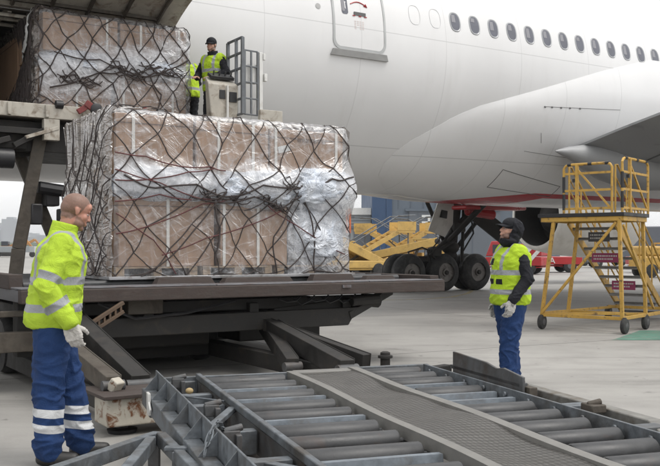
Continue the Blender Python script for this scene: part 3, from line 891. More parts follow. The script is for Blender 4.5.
mb = MB(); mb.ell(q_(.15, .92, .535), (.026, .02, .02)); mb.build('yellow_knob', M('old_yellow_plastic', (.34, .25, .12), .6), dolly)
# white tie tag
mb = MB(); mb.bar(q_(-.055, .50, .32), q_(-.06, .50, .47), .02, .09, (0, 1, 0)); mb.bar(q_(-.06, .46, .44), q_(-.06, .62, .36), .015, .03); mb.build('white_tag', m_white, rail, bevel=.004)
# roller lanes
m_chan = M('pale_galvanised_channel', (.175, .20, .225), .5, .3, .25, 14, .2, 60, dirt=(.12, .11, .10), dscale=4, dlo=.5, dhi=.75)
random.seed(3)
def lane(a0, a1, bs, seq, r=.043):
    for b, kind in zip(bs, seq):
        if kind == 'R':
            rr = r*random.choice((1, 1, 1.12))
            mb = MB(); mb.lathe(q_(a0, b, .497-rr), (1, 0, 0), [(0, rr*.55), (.004, rr*.92), (.012, rr), (a1-a0-.012, rr), (a1-a0-.004, rr*.92), (a1-a0, rr*.55)], 26)
            ro = mb.build('roller', m_roller, dolly)
            mb = MB()
            mb.tube([q_(a0-.03, b, .497-rr), q_(a1+.03, b, .497-rr)], .013, 8); mb.build('axle', m_galv_dark, ro)
        else:
            mb = MB(); mb.hexa([q_(a0-.02, b+.03, .37), q_(a1+.02, b+.03, .37), q_(a1+.02, b+.022, .37), q_(a0-.02, b+.022, .37), q_(a0-.02, b+.008, .478), q_(a1+.02, b+.008, .478), q_(a1+.02, b, .478), q_(a0-.02, b, .478)]); mb.span(q_(a0-.02, b+.0, .470), q_(a1+.02, b-.035, .477))
            mb.build('cross_channel', m_chan, dolly)
bs = []; seq = []
b = .1; pat = 'RRXRXRRXR'
i = 0
while b < BEND-.1:
    kd = pat[i % 9]; bs.append(b); seq.append(kd); b += (.30 if pat[(i+1) % 9] == 'R' else .20) if kd == 'R' else .24; i += 1
lane(.40, 1.015, bs, seq, .056)
bs = []; seq = []; b = .02; i = 0
pat2 = 'RRRXRXXRRR'
while b < BEND-.1:
    kd = pat2[i % 10]; bs.append(b); seq.append(kd); b += (.29 if pat2[(i+1) % 10] == 'R' else .20) if kd == 'R' else .25; i += 1
lane(1.68, 2.17, bs, seq, .058)
# under tray so the ground does not show through everywhere
mb = MB()
for a in (.5, .95, 1.75, 2.15): mb.bar(q_(a, .05, .30), q_(a, BEND, .30), .07, .1)
for b in (.04, .9, 1.8, 2.7, 3.6): mb.bar(q_(.0, b, .27), q_(2.45, b, .27), .1, .1)
under = mb.build('underframe', m_galv_dark, dolly, bevel=.006)
for a in (.35, 2.1):
    for b in (.5, 3.4):
        mb = MB(); mb.lathe(q_(a, b, .13), (1, 0, 0), [(0, .08), (.01, .12), (.03, .13), (.09, .13), (.11, .12), (.12, .08)], 24)
        mb.build('wheel', m_rubber, under)
# tread plate, slightly buckled
t = NT('tread_plate'); vv = t.vec(); t._v = t.obj
mp = t.n('ShaderNodeMapping'); t.L(t.obj, mp.inputs['Vector']); mp.inputs['Scale'].default_value = (1, 1, 1)
sp = t.n('ShaderNodeSeparateXYZ'); t.L(mp.outputs[0], sp.inputs[0])
u = t.math('ADD', t.math('MULTIPLY', sp.outputs['X'], 105.), t.math('MULTIPLY', sp.outputs['Y'], 62.))
w = t.math('SUBTRACT', t.math('MULTIPLY', sp.outputs['X'], 105.), t.math('MULTIPLY', sp.outputs['Y'], 62.))
h = t.math('MULTIPLY', t.math('SINE', u), t.math('SINE', w))
n1 = t.noise(5, 5, .6)
c = t.mix(t.ramp(n1, .3, .7), (.10, .096, .09), (.15, .143, .133))
c = t.mix(t.ramp(h, -.2, .5), t.mix(.8, c, (.04, .037, .033)), c)
c = t.mix(t.ramp(t.noise(2.2, 5, .65), .5, .68, 0, .6), c, (.07, .065, .058))
t.col(c); t.set(Metallic=.35, Roughness=.5); t.bump(h, .6, .006)
m_tread = t.m
mb = MB(); rows = []
for i in range(61):
    b = -.02+i/60*(BEND+.02)
    rows.append([q_(a, b, .494+.012*math.sin(b*3.1+a*5)+.008*math.sin(b*7+a*3)-.02*(1-abs(a-1.34)/.26)*(.5+.5*math.sin(b*2.3))) for a in [1.08+.52*k/10 for k in range(11)]])
mb.grid(rows); tp = mb.build('tread_plate', m_tread, dolly, solid=.005)
m_edge = M('pale_worn_edge', (.185, .18, .168), .6, .1, .15, 8, .2, 50, dirt=(.2, .19, .175), dscale=7)
for a0, a1 in ((1.055, 1.115), (1.565, 1.635)):
    mb = MB(); rows = []
    for i in range(41):
        b = i/40*BEND; z = .510+.006*math.sin(b*3.1+a0*5)
        rows.append([q_(a0, b, z-.07), q_(a0, b, z), q_(a1, b, z), q_(a1, b, z-.07)])
    mb.grid(rows, closed=True); mb.build('plate_border', m_edge, tp)
mb = MB(); mb.box(q_(1.36, .02, .49), (.5, .12, .03)); mb.build('plate_lip', m_edge, tp, bevel=.01)
# right side rails
mb = MB(); mb.bar(q_(2.22, .0, .46), q_(2.22, BEND, .46), .02, .11)
for i in range(14): mb.tube([q_(2.205, .15+i*.3, .475), q_(2.19, .15+i*.3, .475)], .018, 8)
rr_ = mb.build('bearing_rail', m_galv, dolly, bevel=.003)
mb = MB(); mb.prism([q_(2.27, .42, .47), q_(2.27, 1.46, .47), q_(2.27, 1.46, .60), q_(2.27, 1.2, .63), q_(2.27, 1.1, .615), q_(2.27, .95, .64), q_(2.27, .42, .66)], q_(.02, 0, 0))
mb.box(q_(2.30, .9, .54), (.06, 1.05, .03)); gpt = mb.build('guide_plate', m_galv_dark, dolly, bevel=.004)
mb = MB(); mb.span(q_(2.30, 1.5, .40), q_(2.36, .36, .535)); mb.build('guide_backing', m_khaki, gpt, bevel=.006)
mb = MB(); mb.bar(q_(2.46, .6, .44), q_(2.46, 2.55, .44), .09, .13); mb.bar(q_(2.46, 2.55, .44), q_(2.30, 2.95, .40), .09, .13); mb.bar(q_(2.46, 3.1, .4), q_(2.46, BEND, .4), .09, .1)
mb.build('outer_rail', M('stained_galvanised_steel', (.20, .195, .18), .55, .3, .25, 7, .2, 50, dirt=(.12, .10, .075), dscale=5), dolly, bevel=.008)
mb = MB()
for b in (1.25, 1.9, 2.6, 3.4): mb.span(q_(2.24, b+.1, .40), q_(2.42, b, .50))
mb.span(q_(2.24, BEND, .36), q_(2.42, .5, .38))
mb.build('edge_channel', m_galv, dolly, bevel=.006)
for b in (1.28, 2.15):
    mb = MB(); mb.box(q_(2.34, b, .51), (.10, .12, .05)); mb.tube([q_(2.30, b, .53), q_(2.38, b+.02, .55)], .02, 8)
    mb.build('pawl', m_khaki, dolly, bevel=.01)
mb = MB(); mb.span(q_(.05, .03, .36), q_(1.1, 0, .50)); mb.span(q_(1.6, -.08, .33), q_(2.30, -.12, .5)); mb.build('end_channel', m_galv, dolly, bevel=.005)
# chain hanging over the rail
mb = MB(); cpts = [q_(.17, 2.02, .44), q_(.15, 2.05, .48), q_(.125, 2.1, .52), q_(.10, 2.16, .56), q_(.07, 2.22, .575), q_(.03, 2.28, .54), q_(.0, 2.33, .49), q_(-.02, 2.37, .45)]
for i in range(7):
    c = (cpts[i]+cpts[i+1])/2; d = (cpts[i+1]-cpts[i]).normalized(); x, y = perp(d)
    s_ = x if i % 2 else y; Ln = (cpts[i+1]-cpts[i]).length*.72
    mb.tube([c+d*Ln*math.cos(a)+s_*.014*math.sin(a) for a in [2*math.pi*k/12 for k in range(12)]], .0045, 6, closed=True)
mb.build('chain', m_galv, dolly)

# galvanised A-frame lower left
apex = V((-1.0, 5.2, .36))
af = thing('galvanised_drawbar_frame', 'triangular galvanised steel frame lying low in front of the blue trousered man', 'drawbar frame', ID, (-1.0, 4.6, 0))
def gb(p, q, nm='frame_beam'):
    mb = MB(); mb.bar(V(p), V(q), .055, .075); mb.build(nm, m_galv, af, bevel=.006)
A_ = V((-1.0, 5.2, .36))
gb(A_, (-1.55, 3.85, .36)); gb(A_+V((.03, -.03, .002)), (-.33, 3.55, .362)); gb(A_+V((-.01, -.12, -.003)), (-.98, 3.9, .357)); gb((-1.33, 4.42, .357), (-1.25, 3.7, .357))
mb = MB(); mb.box((-.80, 4.74, .40), (.14, .05, .02)); mb.box((-.80, 4.72, .34), (.05, .05, .1)); mb.build('latch_plate', m_galv, af, bevel=.004)
mb = MB(); mb.bar((-1.0, 5.12, 0.0), (-1.0, 5.12, .33), .06, .06, (1, 0, 0)); mb.build('support_leg', m_galv_dark, af); mb = MB(); mb.bar((-.62, 4.3, 0), (-.62, 4.3, .33), .06, .06, (1, 0, 0)); mb.build('support_leg', m_galv_dark, af)
# ------------------------------------------------------------------ freight
def card_mat(name, col):
    t = NT(name)
    n = t.noise(2.5, 4, .6); c = t.mix(t.ramp(n, .3, .7), sc3(col, .86), sc3(col, 1.12))
    n2 = t.noise(30, 2, .6, stretch=(1, 1, .15)); c = t.mix(t.ramp(n2, .4, .6, 0, .25), c, sc3(col, .75))
    t.col(c); t.set(Roughness=.75); t.bump(t.noise(6, 4, .6), .35, .02); return t.m
m_card = card_mat('cardboard', (.30, .19, .12)); m_card2 = card_mat('pale_cardboard', (.33, .215, .14))
m_strap = M('white_strapping', (.62, .61, .58), .4, 0, .08, 5, .05, 30)
m_label = M('paper_label', (.62, .63, .62), .6, 0, .05, 5, .05, 30)
m_print = M('brown_print', (.12, .07, .045), .7)
m_alu = M('pallet_aluminium', (.36, .36, .37), .4, .7, .12, 6, .15, 40, dirt=(.15, .13, .11))
m_wood = M('skid_wood', (.30, .22, .14), .8, 0, .25, 6, .3, 30, stretch=(1, 6, 6), dirt=(.08, .06, .05))
def sack_mat():
    t = NT('white_foam_plastic'); n = t.noise(3, 5, .7, dist=1.2); n2 = t.ramp(t.math('ABSOLUTE', t.math('SUBTRACT', t.noise(5, 3, .6, dist=1.2), .5)), 0, .07, 1, 0)
    t.col(t.mix(t.ramp(n, .4, .75), (.70, .73, .78), (.48, .54, .64))); t.set(Roughness=.45); t.bump(n2, .6, .03, t.bump(n, .6, .07)); return t.m
m_sack = sack_mat()
def film_mat(name, lo, hi, tint, amax, amin=.05, gl=1.0, bs=1., k=1.):
    t = NT(name); t.vec()
    a = t.n('ShaderNodeAttribute'); a.attribute_name = 'haze'
    n = t.noise(2.2, 6, .7, dist=1.8, stretch=(1, 1, 2.2)); n2 = t.noise(7, 6, .75, dist=2.5, stretch=(1, 1, .6))
    def crease(sc, st, rot, w):
        m = t.n('ShaderNodeMapping'); t.L(t.vec(), m.inputs['Vector']); m.inputs['Rotation'].default_value = (0, rot, 0)
        q = t.noise(sc, 3, .55, vec=m.outputs[0], stretch=st, dist=.5)
        return t.ramp(t.math('ABSOLUTE', t.math('SUBTRACT', q, .5)), 0, w, 1, 0)
    c1 = crease(1.3*k, (1, 1, 4), .5, .022); c2 = crease(1.5*k, (1, 1, 5), -.65, .02); c3 = crease(1.4*k, (4, 2, .5), .1, .022); c4 = crease(3*k, (1, 1, 2), .3, .02)
    cs = t.math('ADD', t.math('MAXIMUM', c1, c2), t.math('MULTIPLY', t.math('MAXIMUM', c3, c4), .7))
    h = t.math('ADD', t.math('MULTIPLY', n, .6), t.math('MULTIPLY', n2, .5))
    hh = t.math('ADD', t.math('MULTIPLY', cs, .5), h)
    b = t.n('ShaderNodeBump'); b.inputs['Strength'].default_value = bs; b.inputs['Distance'].default_value = .035; t.L(hh, b.inputs['Height'])
    dn = t.ramp(t.math('ADD', h, t.math('MULTIPLY', a.outputs['Fac'], .5)), lo, hi, amin, amax)
    dn = t.math('ADD', dn, t.math('MULTIPLY', cs, .13)); dn = t.math('MINIMUM', dn, .95)
    df = t.n('ShaderNodeBsdfDiffuse'); df.inputs['Color'].default_value = (*tint, 1); t.L(b.outputs[0], df.inputs['Normal'])
    tr = t.n('ShaderNodeBsdfTransparent')
    g = t.n('ShaderNodeBsdfGlossy'); g.inputs['Roughness'].default_value = .27; t.L(b.outputs[0], g.inputs['Normal'])
    m1 = t.n('ShaderNodeMixShader'); t.L(dn, m1.inputs[0]); t.L(tr.outputs[0], m1.inputs[1]); t.L(df.outputs[0], m1.inputs[2])
    fr = t.n('ShaderNodeFresnel'); fr.inputs['IOR'].default_value = 1.5; t.L(b.outputs[0], fr.inputs['Normal'])
    f = t.math('MINIMUM', t.math('MULTIPLY', fr.outputs[0], 1.7*gl), .9)
    m2 = t.n('ShaderNodeMixShader'); t.L(f, m2.inputs[0]); t.L(m1.outputs[0], m2.inputs[1]); t.L(g.outputs[0], m2.inputs[2])
    t.L(m2.outputs[0], t.out.inputs['Surface'])
    return t.m
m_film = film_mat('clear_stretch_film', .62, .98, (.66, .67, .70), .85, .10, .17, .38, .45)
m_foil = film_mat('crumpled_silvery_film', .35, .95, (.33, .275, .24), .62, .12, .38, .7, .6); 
m_cord = M('dark_net_webbing', (.048, .038, .036), .8, 0, .3, 9, .3, 90)
m_cord2 = M('reddish_net_webbing', (.10, .035, .035), .8, 0, .3, 9, .3, 90)

def carton(c0, c1, label, frame, straps=(), mat=None, flaps=True, group=None, name='cardboard_carton'):
    c0, c1 = V(c0), V(c1)
    base = V(((c0.x+c1.x)/2, (c0.y+c1.y)/2, c0.z))
    t = thing(name, label, 'carton', frame, base, group)
    mb = MB(); mb.span(c0, c1)
    mb.build('box', mat or m_card, t, bevel=.012)
    mb = MB(); zc = c1.z-.10
    mb.span((c0.x+.004, c0.y-.005, zc-.012), (c1.x-.004, c0.y, zc)); mb.span((c0.x-.005, c0.y+.004, zc-.012), (c0.x, c1.y-.004, zc))
    mb.build('lid_seam', m_print, t)
    for s_ in straps:
        x = c0.x+(c1.x-c0.x)*s_
        mb = MB(); mb.span((x-.018, c0.y-.010, c0.z), (x+.018, c0.y-.0055, c1.z+.006)); mb.span((x-.018, c0.y-.010, c1.z+.002), (x+.018, c1.y, c1.z+.008))
        mb.build('strap', m_strap, t)
    return t

class Box:
    """unfolded surface of a load: U runs round the walls, V down from the top edge"""
    def __init__(s, s0, s1, l0, l1, z0, z1, bulge=(), taper=0):
        s.s0, s.s1, s.l0, s.l1, s.z0, s.z1 = s0, s1, l0, l1, z0, z1; s.W = s1-s0; s.D = l1-l0; s.H = z1-z0; s.bulge = bulge; s.taper = taper
    def pos(s, U, Vv, off=0.):
        r = .10
        if U < 0: p = V((s.s0, s.l0-U, 0)); n = V((-1, 0, 0))
        elif U <= s.W: p = V((s.s0+U, s.l0, 0)); n = V((0, -1, 0))
        else: p = V((s.s1, s.l0+(U-s.W), 0)); n = V((1, 0, 0))
        # rounded corner normals
        for c, na, nb in ((0, V((-1, 0, 0)), V((0, -1, 0))), (s.W, V((0, -1, 0)), V((1, 0, 0)))):
            if abs(U-c) < r: f = (U-c+r)/(2*r); n = (na*(1-f)+nb*f).normalized(); p = p-n*.03*(1-abs(U-c)/r)
        b = 0
        for (u, v, ru, rv, h) in s.bulge:
            e = ((U-u)/ru)**2+((Vv-v)/rv)**2
            if e < 1: b += h*(1-e)**1.5
        if Vv < 0:
            return V((p.x, p.y, s.z1))-n*min(-Vv, .9)+V((0, 0, off+.02*0))
        z = s.z1-min(Vv, s.H)
        q = V((p.x, p.y, z))+n*(off+b)
        if U < 0 and s.taper: q.x += s.taper*max(0, 1-Vv/s.H)*min(1, -U*2)*(-U/s.D)
        if Vv < .08: q = q-n*(.08-Vv)*.3
        if U < 0: q.z -= .50*(1-Vv/s.H)*min(1, max(0, -U-.22)*1.0)
        return q

def net(bx, dx, dy, pulls, seed, u0, u1, name, mat, label, frame, r=.009, extra=(), skip=.03, vtop=-.6, loader_=None):
    rnd = random.Random(seed); mb = MB()
    ni = int((u1-u0)/dx)+2; nj = int((bx.H-vtop)/dy)+2
    P = {}
    for j in range(nj+1):
        for i in range(ni+1):
            u = u0+(i+(.5 if j % 2 else 0))*dx+rnd.uniform(-.15, .15)*dx; v = vtop+j*dy+rnd.uniform(-.14, .14)*dy
            for (pu, pv, pr, pk) in pulls:
                d = math.hypot(u-pu, v-pv)
                if d < pr: f = pk*(1-d/pr); u += (pu-u)*f; v += (pv-v)*f
            P[i, j] = (u, min(v, bx.H-.01))
    def cord(a, b, rr, sag=.02, off=.035):
        n = 7; o = []
        w1, w2 = rnd.uniform(-1, 1)*sag, rnd.uniform(-1, 1)*sag
        for k in range(n+1):
            t = k/n; s_ = math.sin(math.pi*t); s2 = math.sin(2*math.pi*t)
            u = a[0]+(b[0]-a[0])*t+w1*s_+w2*s2*.5; v = a[1]+(b[1]-a[1])*t+w2*s_+sag*.6*s_
            o.append(bx.pos(u, v, off+(.05 if u < -.02 else 0)+.012*s_*rnd.random()))
        mb.tube(o, rr, 5)
    for j in range(nj):
        for i in range(ni):
            a = P[i, j]
            for b in ((P.get((i, j+1))), (P.get((i+1 if j % 2 else i-1, j+1)))):
                if b is None or rnd.random() < skip: continue
                if a[1] >= bx.H-.02 and b[1] >= bx.H-.02: continue
                if min(a[0], b[0]) < u0-.05 or max(a[0], b[0]) > u1+.05: continue
                cord(a, b, r*rnd.uniform(.8, 1.15))
    for (pts, rr) in extra:
        for a, b in zip(pts, pts[1:]): cord(a, b, rr, .03, .05)
    # loose coils where the net is gathered
    for (pu, pv, pr, pk) in pulls:
        for _ in range(int(5*pk/.4)):
            o = []; a0 = rnd.uniform(0, 6); ln = rnd.uniform(.18, .38); th = rnd.uniform(-.5, .5)
            for k in range(12):
                t = k/11-.5
                o.append(bx.pos(pu+t*ln*2*math.cos(th)+.03*math.sin(t*14+a0), pv+t*ln*2*math.sin(th)+.05*math.cos(t*11+a0), .05+.02*math.sin(t*9+a0)))
            mb.tube(o, r*.9, 5)
    o = mb.build(name, mat, frame=frame, base=(bx.s0, bx.l0, bx.z0))
    return o

def film(bx, u0, u1, v0, v1, nu, nv, amp, seed, name, mat, label, frame, hz, parent=None, ridge=(1, 1), off=.012):
    mb = MB(); rows = []; hv = []
    for j in range(nv+1):
        v = v0+(v1-v0)*j/nv; row = []
        for i in range(nu+1):
            u = u0+(u1-u0)*i/nu
            p = V((u*ridge[0]*3+seed, v*ridge[1]*3, seed*1.7))
            r_ = 1-abs(noise.noise(p+V((noise.noise(p*.5), noise.noise(p*.7+V((5, 5, 5))), 0))*1.2))*2
            r2 = 1-abs(noise.noise(p*2.7))*2
            row.append(bx.pos(u, v, off+amp*(.6*max(0, r_)+.35*max(0, r2)**2)))
            hv.append(hz(u, v)+.25*noise.noise(V((u*2+seed, v*3, 3))))
        rows.append(row)
    mb.grid(rows)
    me_o = mb.build(name, mat, parent=parent, frame=frame, base=None if parent else (bx.s0, bx.l0, bx.z0), smooth=180, fix=False)
    a = me_o.data.attributes.new('haze', 'FLOAT', 'POINT')
    a.data.foreach_set('value', hv)
    return me_o

def sack(c, r, seed, label, frame, parts=0):
    bm = bmesh.new(); bmesh.ops.create_icosphere(bm, subdivisions=5, radius=1)
    for v in bm.verts:
        p = v.co.copy(); n = p.normalized()
        q = V([math.copysign(abs(x)**.75, x) for x in n])
        k = 1+.10*noise.noise(p*2+V((seed, 0, 0)))+.10*(1-abs(noise.noise(V((p.x*3.5, p.y*3.5, p.z*6))+V((seed*3, 1, 2)))*2))
        v.co = V((q.x*r[0], q.y*r[1], q.z*r[2]))*k+V(c)
    mb = MB(); mb.bm.free(); mb.bm = bm
    o = mb.build('foam_wrapped_bundle', m_sack, frame=frame, base=(c[0], c[1], c[2]-r[2]*.95), smooth=180)
    return tag(o, label, 'bundle')

# ---- lower pallet on the main deck
PS0, PS1, PL0, PL1, PZ = 3.31, 6.49, 9.77, 11.75, 1.105
pal = thing('cargo_pallet', 'aluminium air cargo pallet base carrying the big netted load on the loader main deck', 'cargo pallet', AF, ((PS0+PS1)/2, (PL0+PL1)/2, PZ))
mb = MB(); mb.span((PS0-.03, PL0-.03, PZ), (PS1+.03, PL1+.03, PZ+.02)); pb = mb.build('pallet_sheet', m_alu, pal, bevel=.003)
mb = MB()
mb.span((PS0-.05, PL0-.05, PZ), (PS1+.05, PL0-.0, PZ+.035)); mb.span((PS0-.05, PL0, PZ), (PS0, PL1, PZ+.035)); mb.span((PS1, PL0, PZ), (PS1+.05, PL1, PZ+.035))
mb.build('edge_rail', m_alu, pal, bevel=.004)
z1 = PZ+.035
for i, (a, b, m_) in enumerate(((3.36, 4.35, m_wood), (4.42, 5.35, m_wood), (5.42, 6.42, m_wood))):
    sk = thing('wooden_skid', ['pale wooden skid under the left lower carton', 'middle wooden skid between the two others under the load', 'right hand wooden skid below the pale wrapped bundle'][i], 'skid', AF, ((a+b)/2, 10.9, z1))
    mb = MB()
    for x in (a, (a+b)/2-.05, b-.1): mb.span((x, PL0+.02, z1), (x+.1, PL1-.1, z1+.085))
    mb.build('skid_runner', m_, sk, bevel=.004)
    mb = MB()
    for k in range(5): mb.span((a, PL0+.02+k*.4, z1+.0855), (b, PL0+.2+k*.4, z1+.105))
    mb.build('skid_board', m_, sk, bevel=.003)
z2 = z1+.106
TOPZ = 2.985
carton((3.40, PL0+.05, z2), (4.58, PL1-1.2, 2.05), 'brown carton at the bottom left of the big netted load', AF, (.5,), group=None)
carton((4.66, PL0+.05, z2), (5.58, PL1-1.2, 2.03), 'brown carton in the middle of the bottom row of the big load', AF, (.05, .55), m_card2)
carton((3.36, PL0+.03, 2.30), (4.30, PL0+.45, TOPZ), 'top left brown carton of the big netted load beside its near corner', AF, (.22,))
carton((4.34, PL0+.03, 2.33), (5.30, PL1-1.25, TOPZ-.02), 'top middle brown carton of the big load with white straps', AF, (.30, .78), m_card2)
carton((5.33, PL0+.03, 2.33), (6.40, PL1-1.25, TOPZ-.04), 'printed top right carton of the big load with a paper label', AF, (.07, .9))
carton((3.40, PL1-1.15, z2), (6.40, PL1-.10, 2.1), 'long carton on the aircraft side at the bottom of the big load', AF, (.2, .6))
carton((3.60, PL1-1.2, 2.12), (6.36, PL1-.12, TOPZ-.5), 'long carton on the aircraft side at the top of the big load', AF, (.2, .6), m_card2)
ct = [o for o in bpy.data.objects if o.get('label', '').startswith('printed top right')][0]
mb = MB()
for i, (x, w) in enumerate(((5.72, .05), (5.79, .02), (5.83, .05), (5.90, .03), (5.95, .05), (6.02, .03), (6.08, .05))): mb.span((x, PL0+.023, 2.80), (x+w, PL0+.029, 2.84))
mb.build('printed_marking', m_print, ct)
mb = MB(); mb.box((5.52, PL0+.022, 2.70), (.17, .005, .08), Matrix.Rotation(-.25, 3, 'Y')); mb.build('paper_label', m_label, ct)
sack((4.05, PL0+.27, 2.20), (.66, .33, .22), 1.3, 'white foam bundle squeezed between the left cartons of the big load', AF)
sack((5.15, PL0+.25, 2.18), (.62, .34, .24), 2.1, 'bluish white foam bundle in the middle of the big netted load', AF)
sack((6.05, PL0+.22, 2.22), (.52, .36, .27), 4.4, 'white plastic wrapped bundle bulging at the right corner of the big load', AF)
sack((6.02, PL0+.45, 1.62), (.45, .50, .40), 5.2, 'pale wrapped bundle standing at the bottom right of the big load', AF)
bx = Box(PS0+.02, PS1-.02, PL0, PL1, PZ+.03, 3.0, bulge=[(2.95, .80, .55, .42, .13), (1.9, .78, .7, .33, .11), (.7, .78, .65, .33, .08), (2.5, 1.3, .7, .4, .03)], taper=.10)
def hz(u, v): return (.25 if u < .5 and .4 < v < .9 else 0)+.5*math.exp(-((v-.74)/.22)**2)*(1.25 if u > .0 else .3)+(.35 if (u > 2.2 and v > .9) else 0)+(.12 if v < .3 else 0)
fm = film(bx, 0, bx.W, -.5, bx.H, 150, 80, .035, 1.7, 'stretch_film', m_film, '', AF, hz)
tag(fm, 'wrinkled clear stretch film wrapped round the big load of brown cartons', 'stretch film')
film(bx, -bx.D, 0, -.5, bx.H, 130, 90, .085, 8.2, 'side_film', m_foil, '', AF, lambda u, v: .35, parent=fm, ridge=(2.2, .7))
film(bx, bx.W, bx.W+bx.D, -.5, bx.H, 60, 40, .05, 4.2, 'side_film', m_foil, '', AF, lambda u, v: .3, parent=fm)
pulls = [(1.30, .92, .85, .55), (2.35, .75, .8, .45), (2.0, 1.0, .5, .35), (-.15, .9, .5, .15)]
ex = [([(0.1, .72), (.45, .86), (.95, .80), (1.35, .93), (1.8, .78), (2.3, .80), (2.8, .66), (3.1, .62)], .011), ([(.9, .95), (1.3, 1.0), (1.7, .92), (2.1, 1.05), (2.6, .74)], .010),
      ([(1.2, .95), (1.28, 1.3), (1.22, 1.75)], .012), ([(2.35, .8), (2.0, 1.4), (2.05, 1.85)], .010), ([(2.35, .75), (2.55, 1.3), (2.6, 1.85)], .010), ([(1.3, .92), (.8, 1.5), (.3, 1.86)], .010)]
n1_ = net(bx, .44, .27, pulls, 5, -bx.D, bx.W+bx.D, 'cargo_net', m_cord, '', AF, .0078, ex, skip=.04)
tag(n1_, 'dark diamond mesh cargo net stretched over the big load', 'cargo net')
mb = MB(); rr_r = random.Random(2)
for pl_ in (((.02, .47), (.35, .50), (.75, .60), (1.15, .58), (1.35, .62)), ((.02, .78), (.4, .76), (.85, .66), (1.2, .60)), ((.02, .66), (.5, .80), (.95, .95), (1.3, .96)), ((.02, 1.02), (.5, .93), (.9, .98)),
            ((.03, 1.38), (.5, 1.25), (1.05, 1.02), (1.4, .96)), ((.55, 1.62), (1.1, 1.42), (1.7, 1.25), (2.1, 1.08)), ((.03, 1.15), (.45, 1.45), (.60, 1.62), (.72, 1.84)), ((1.9, 1.02), (2.3, 1.25), (2.75, 1.48), (3.05, 1.62))):
    o_ = []
    for a_, b_ in zip(pl_, pl_[1:]):
        for k in range(6): t_ = k/6; o_.append(bx.pos(a_[0]+(b_[0]-a_[0])*t_, a_[1]+(b_[1]-a_[1])*t_+.012*math.sin(math.pi*t_), .052))
    o_.append(bx.pos(pl_[-1][0], pl_[-1][1], .05)); mb.tube(o_, .0075, 5)
n2_ = mb.build('lashing_cord', m_cord2, frame=AF, base=(bx.s0, bx.l0, bx.z0)); tag(n2_, 'reddish lashing cords crossing the lower left of the big load', 'lashing cord')
n3_ = net(bx, .78, .27, [], 21, -bx.D, .05, 'side_net', m_cord, '', AF, .0065, [], skip=.1, vtop=-.3)
tag(n3_, 'bunched dark netting hanging down the left side of the big load', 'cargo net')

# ---- upper pallet on the bridge
Q0, Q1, K0, K1, QZ = 3.45, 5.9, 13.56, 16.7, 3.535
pal = thing('cargo_pallet', 'aluminium air cargo pallet base of the upper load at the aircraft door', 'cargo pallet', AF, ((Q0+Q1)/2, (K0+K1)/2, QZ))
mb = MB(); mb.span((Q0-.02, K0-.02, QZ), (Q1+.02, K1, QZ+.02)); mb.build('pallet_sheet', m_alu, pal, bevel=.003)
mb = MB(); mb.span((Q0-.04, K0-.05, QZ), (Q1+.04, K0-.02, QZ+.04)); mb.build('edge_rail', m_alu, pal, bevel=.003)
TQ = 4.99
carton((Q0+.08, K0+.06, QZ+.021), (4.6, K0+1.5, 4.22), 'lower left carton of the upper load, mostly hidden by film', AF, (.5,))
carton((4.68, K0+.06, QZ+.021), (Q1-.05, K0+1.5, 4.22), 'lower right carton of the upper load behind bunched net', AF, (.1, .8), m_card2)
carton((Q0+.10, K0+.04, 4.42), (4.70, K0+1.5, TQ), 'top left brown carton of the upper load under the aircraft door', AF, (.85,), m_card2)
carton((4.74, K0+.04, 4.42), (Q1-.05, K0+1.5, TQ-.02), 'top right brown carton of the upper load near the two men on the loader', AF, (.3, .88))
carton((Q0+.10, K0+1.6, QZ+.021), (Q1-.05, K1-.1, TQ-.03), 'large rear carton of the upper load inside the aircraft door', AF, (.5,))
sack((4.2, K0+.30, 4.3), (.62, .32, .2), 7.1, 'white foam bundle at the left of the upper load', AF)
sack((5.25, K0+.3, 4.3), (.6, .34, .2), 8.8, 'white foam bundle at the right of the upper load', AF)
bq = Box(Q0+.03, Q1-.02, K0, K1, QZ+.02, 5.0, bulge=[(1.3, .65, .8, .35, .05), (.35, .75, .4, .4, .06), (2.2, .9, .5, .3, .04)], taper=.45)
def hz2(u, v): return .08+(.55*math.exp(-((v-(.88-.22*u))/.24)**2)+.25*math.exp(-((v-1.05)/.35)**2)) if u > 0 else .3
fm = film(bq, 0, bq.W, -.5, bq.H, 120, 70, .04, 3.3, 'stretch_film', m_film, '', AF, hz2)
tag(fm, 'cloudy white stretch film wrapped round the upper load at the aircraft door', 'stretch film')
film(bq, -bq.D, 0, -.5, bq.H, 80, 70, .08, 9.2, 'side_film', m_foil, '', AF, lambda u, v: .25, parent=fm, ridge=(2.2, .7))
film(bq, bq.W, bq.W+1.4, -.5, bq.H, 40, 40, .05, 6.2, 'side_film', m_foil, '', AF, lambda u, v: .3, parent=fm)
pulls = [(1.35, .80, .7, .5), (1.9, .72, .6, .5), (.6, 1.0, .5, .4)]
ex = [([(.15, 1.15), (.5, 1.05), (.9, .85), (1.3, .78), (1.7, .84), (2.0, .70), (2.35, .5)], .012), ([(1.2, .8), (1.5, .92), (1.8, .75), (2.1, .78)], .013), ([(.2, .62), (.9, .66), (1.3, .78)], .010), ([(1.7, .8), (1.9, 1.1), (1.8, 1.4)], .012)]
o = net(bq, .36, .24, pulls, 8, -bq.D, bq.W+1.3, 'cargo_net', m_cord, '', AF, .0095, ex)
tag(o, 'dark tangled cargo net over the upper load at the aircraft door', 'cargo net')
o = net(bq, .24, .3, [], 23, -1.6, .05, 'side_net', m_cord, '', AF, .012, [], skip=.05, vtop=-.2)
tag(o, 'bunched netting on the shaded left side of the upper load', 'cargo net')
mb = MB(); rows = []
for j in range(9):
    rows.append([bq.pos(-.95+.7*i/10, .02+.32*j/8+.05*math.sin(i*1.7), .12+.05*noise.noise(V((i*.8, j*.7, 2)))) for i in range(11)])
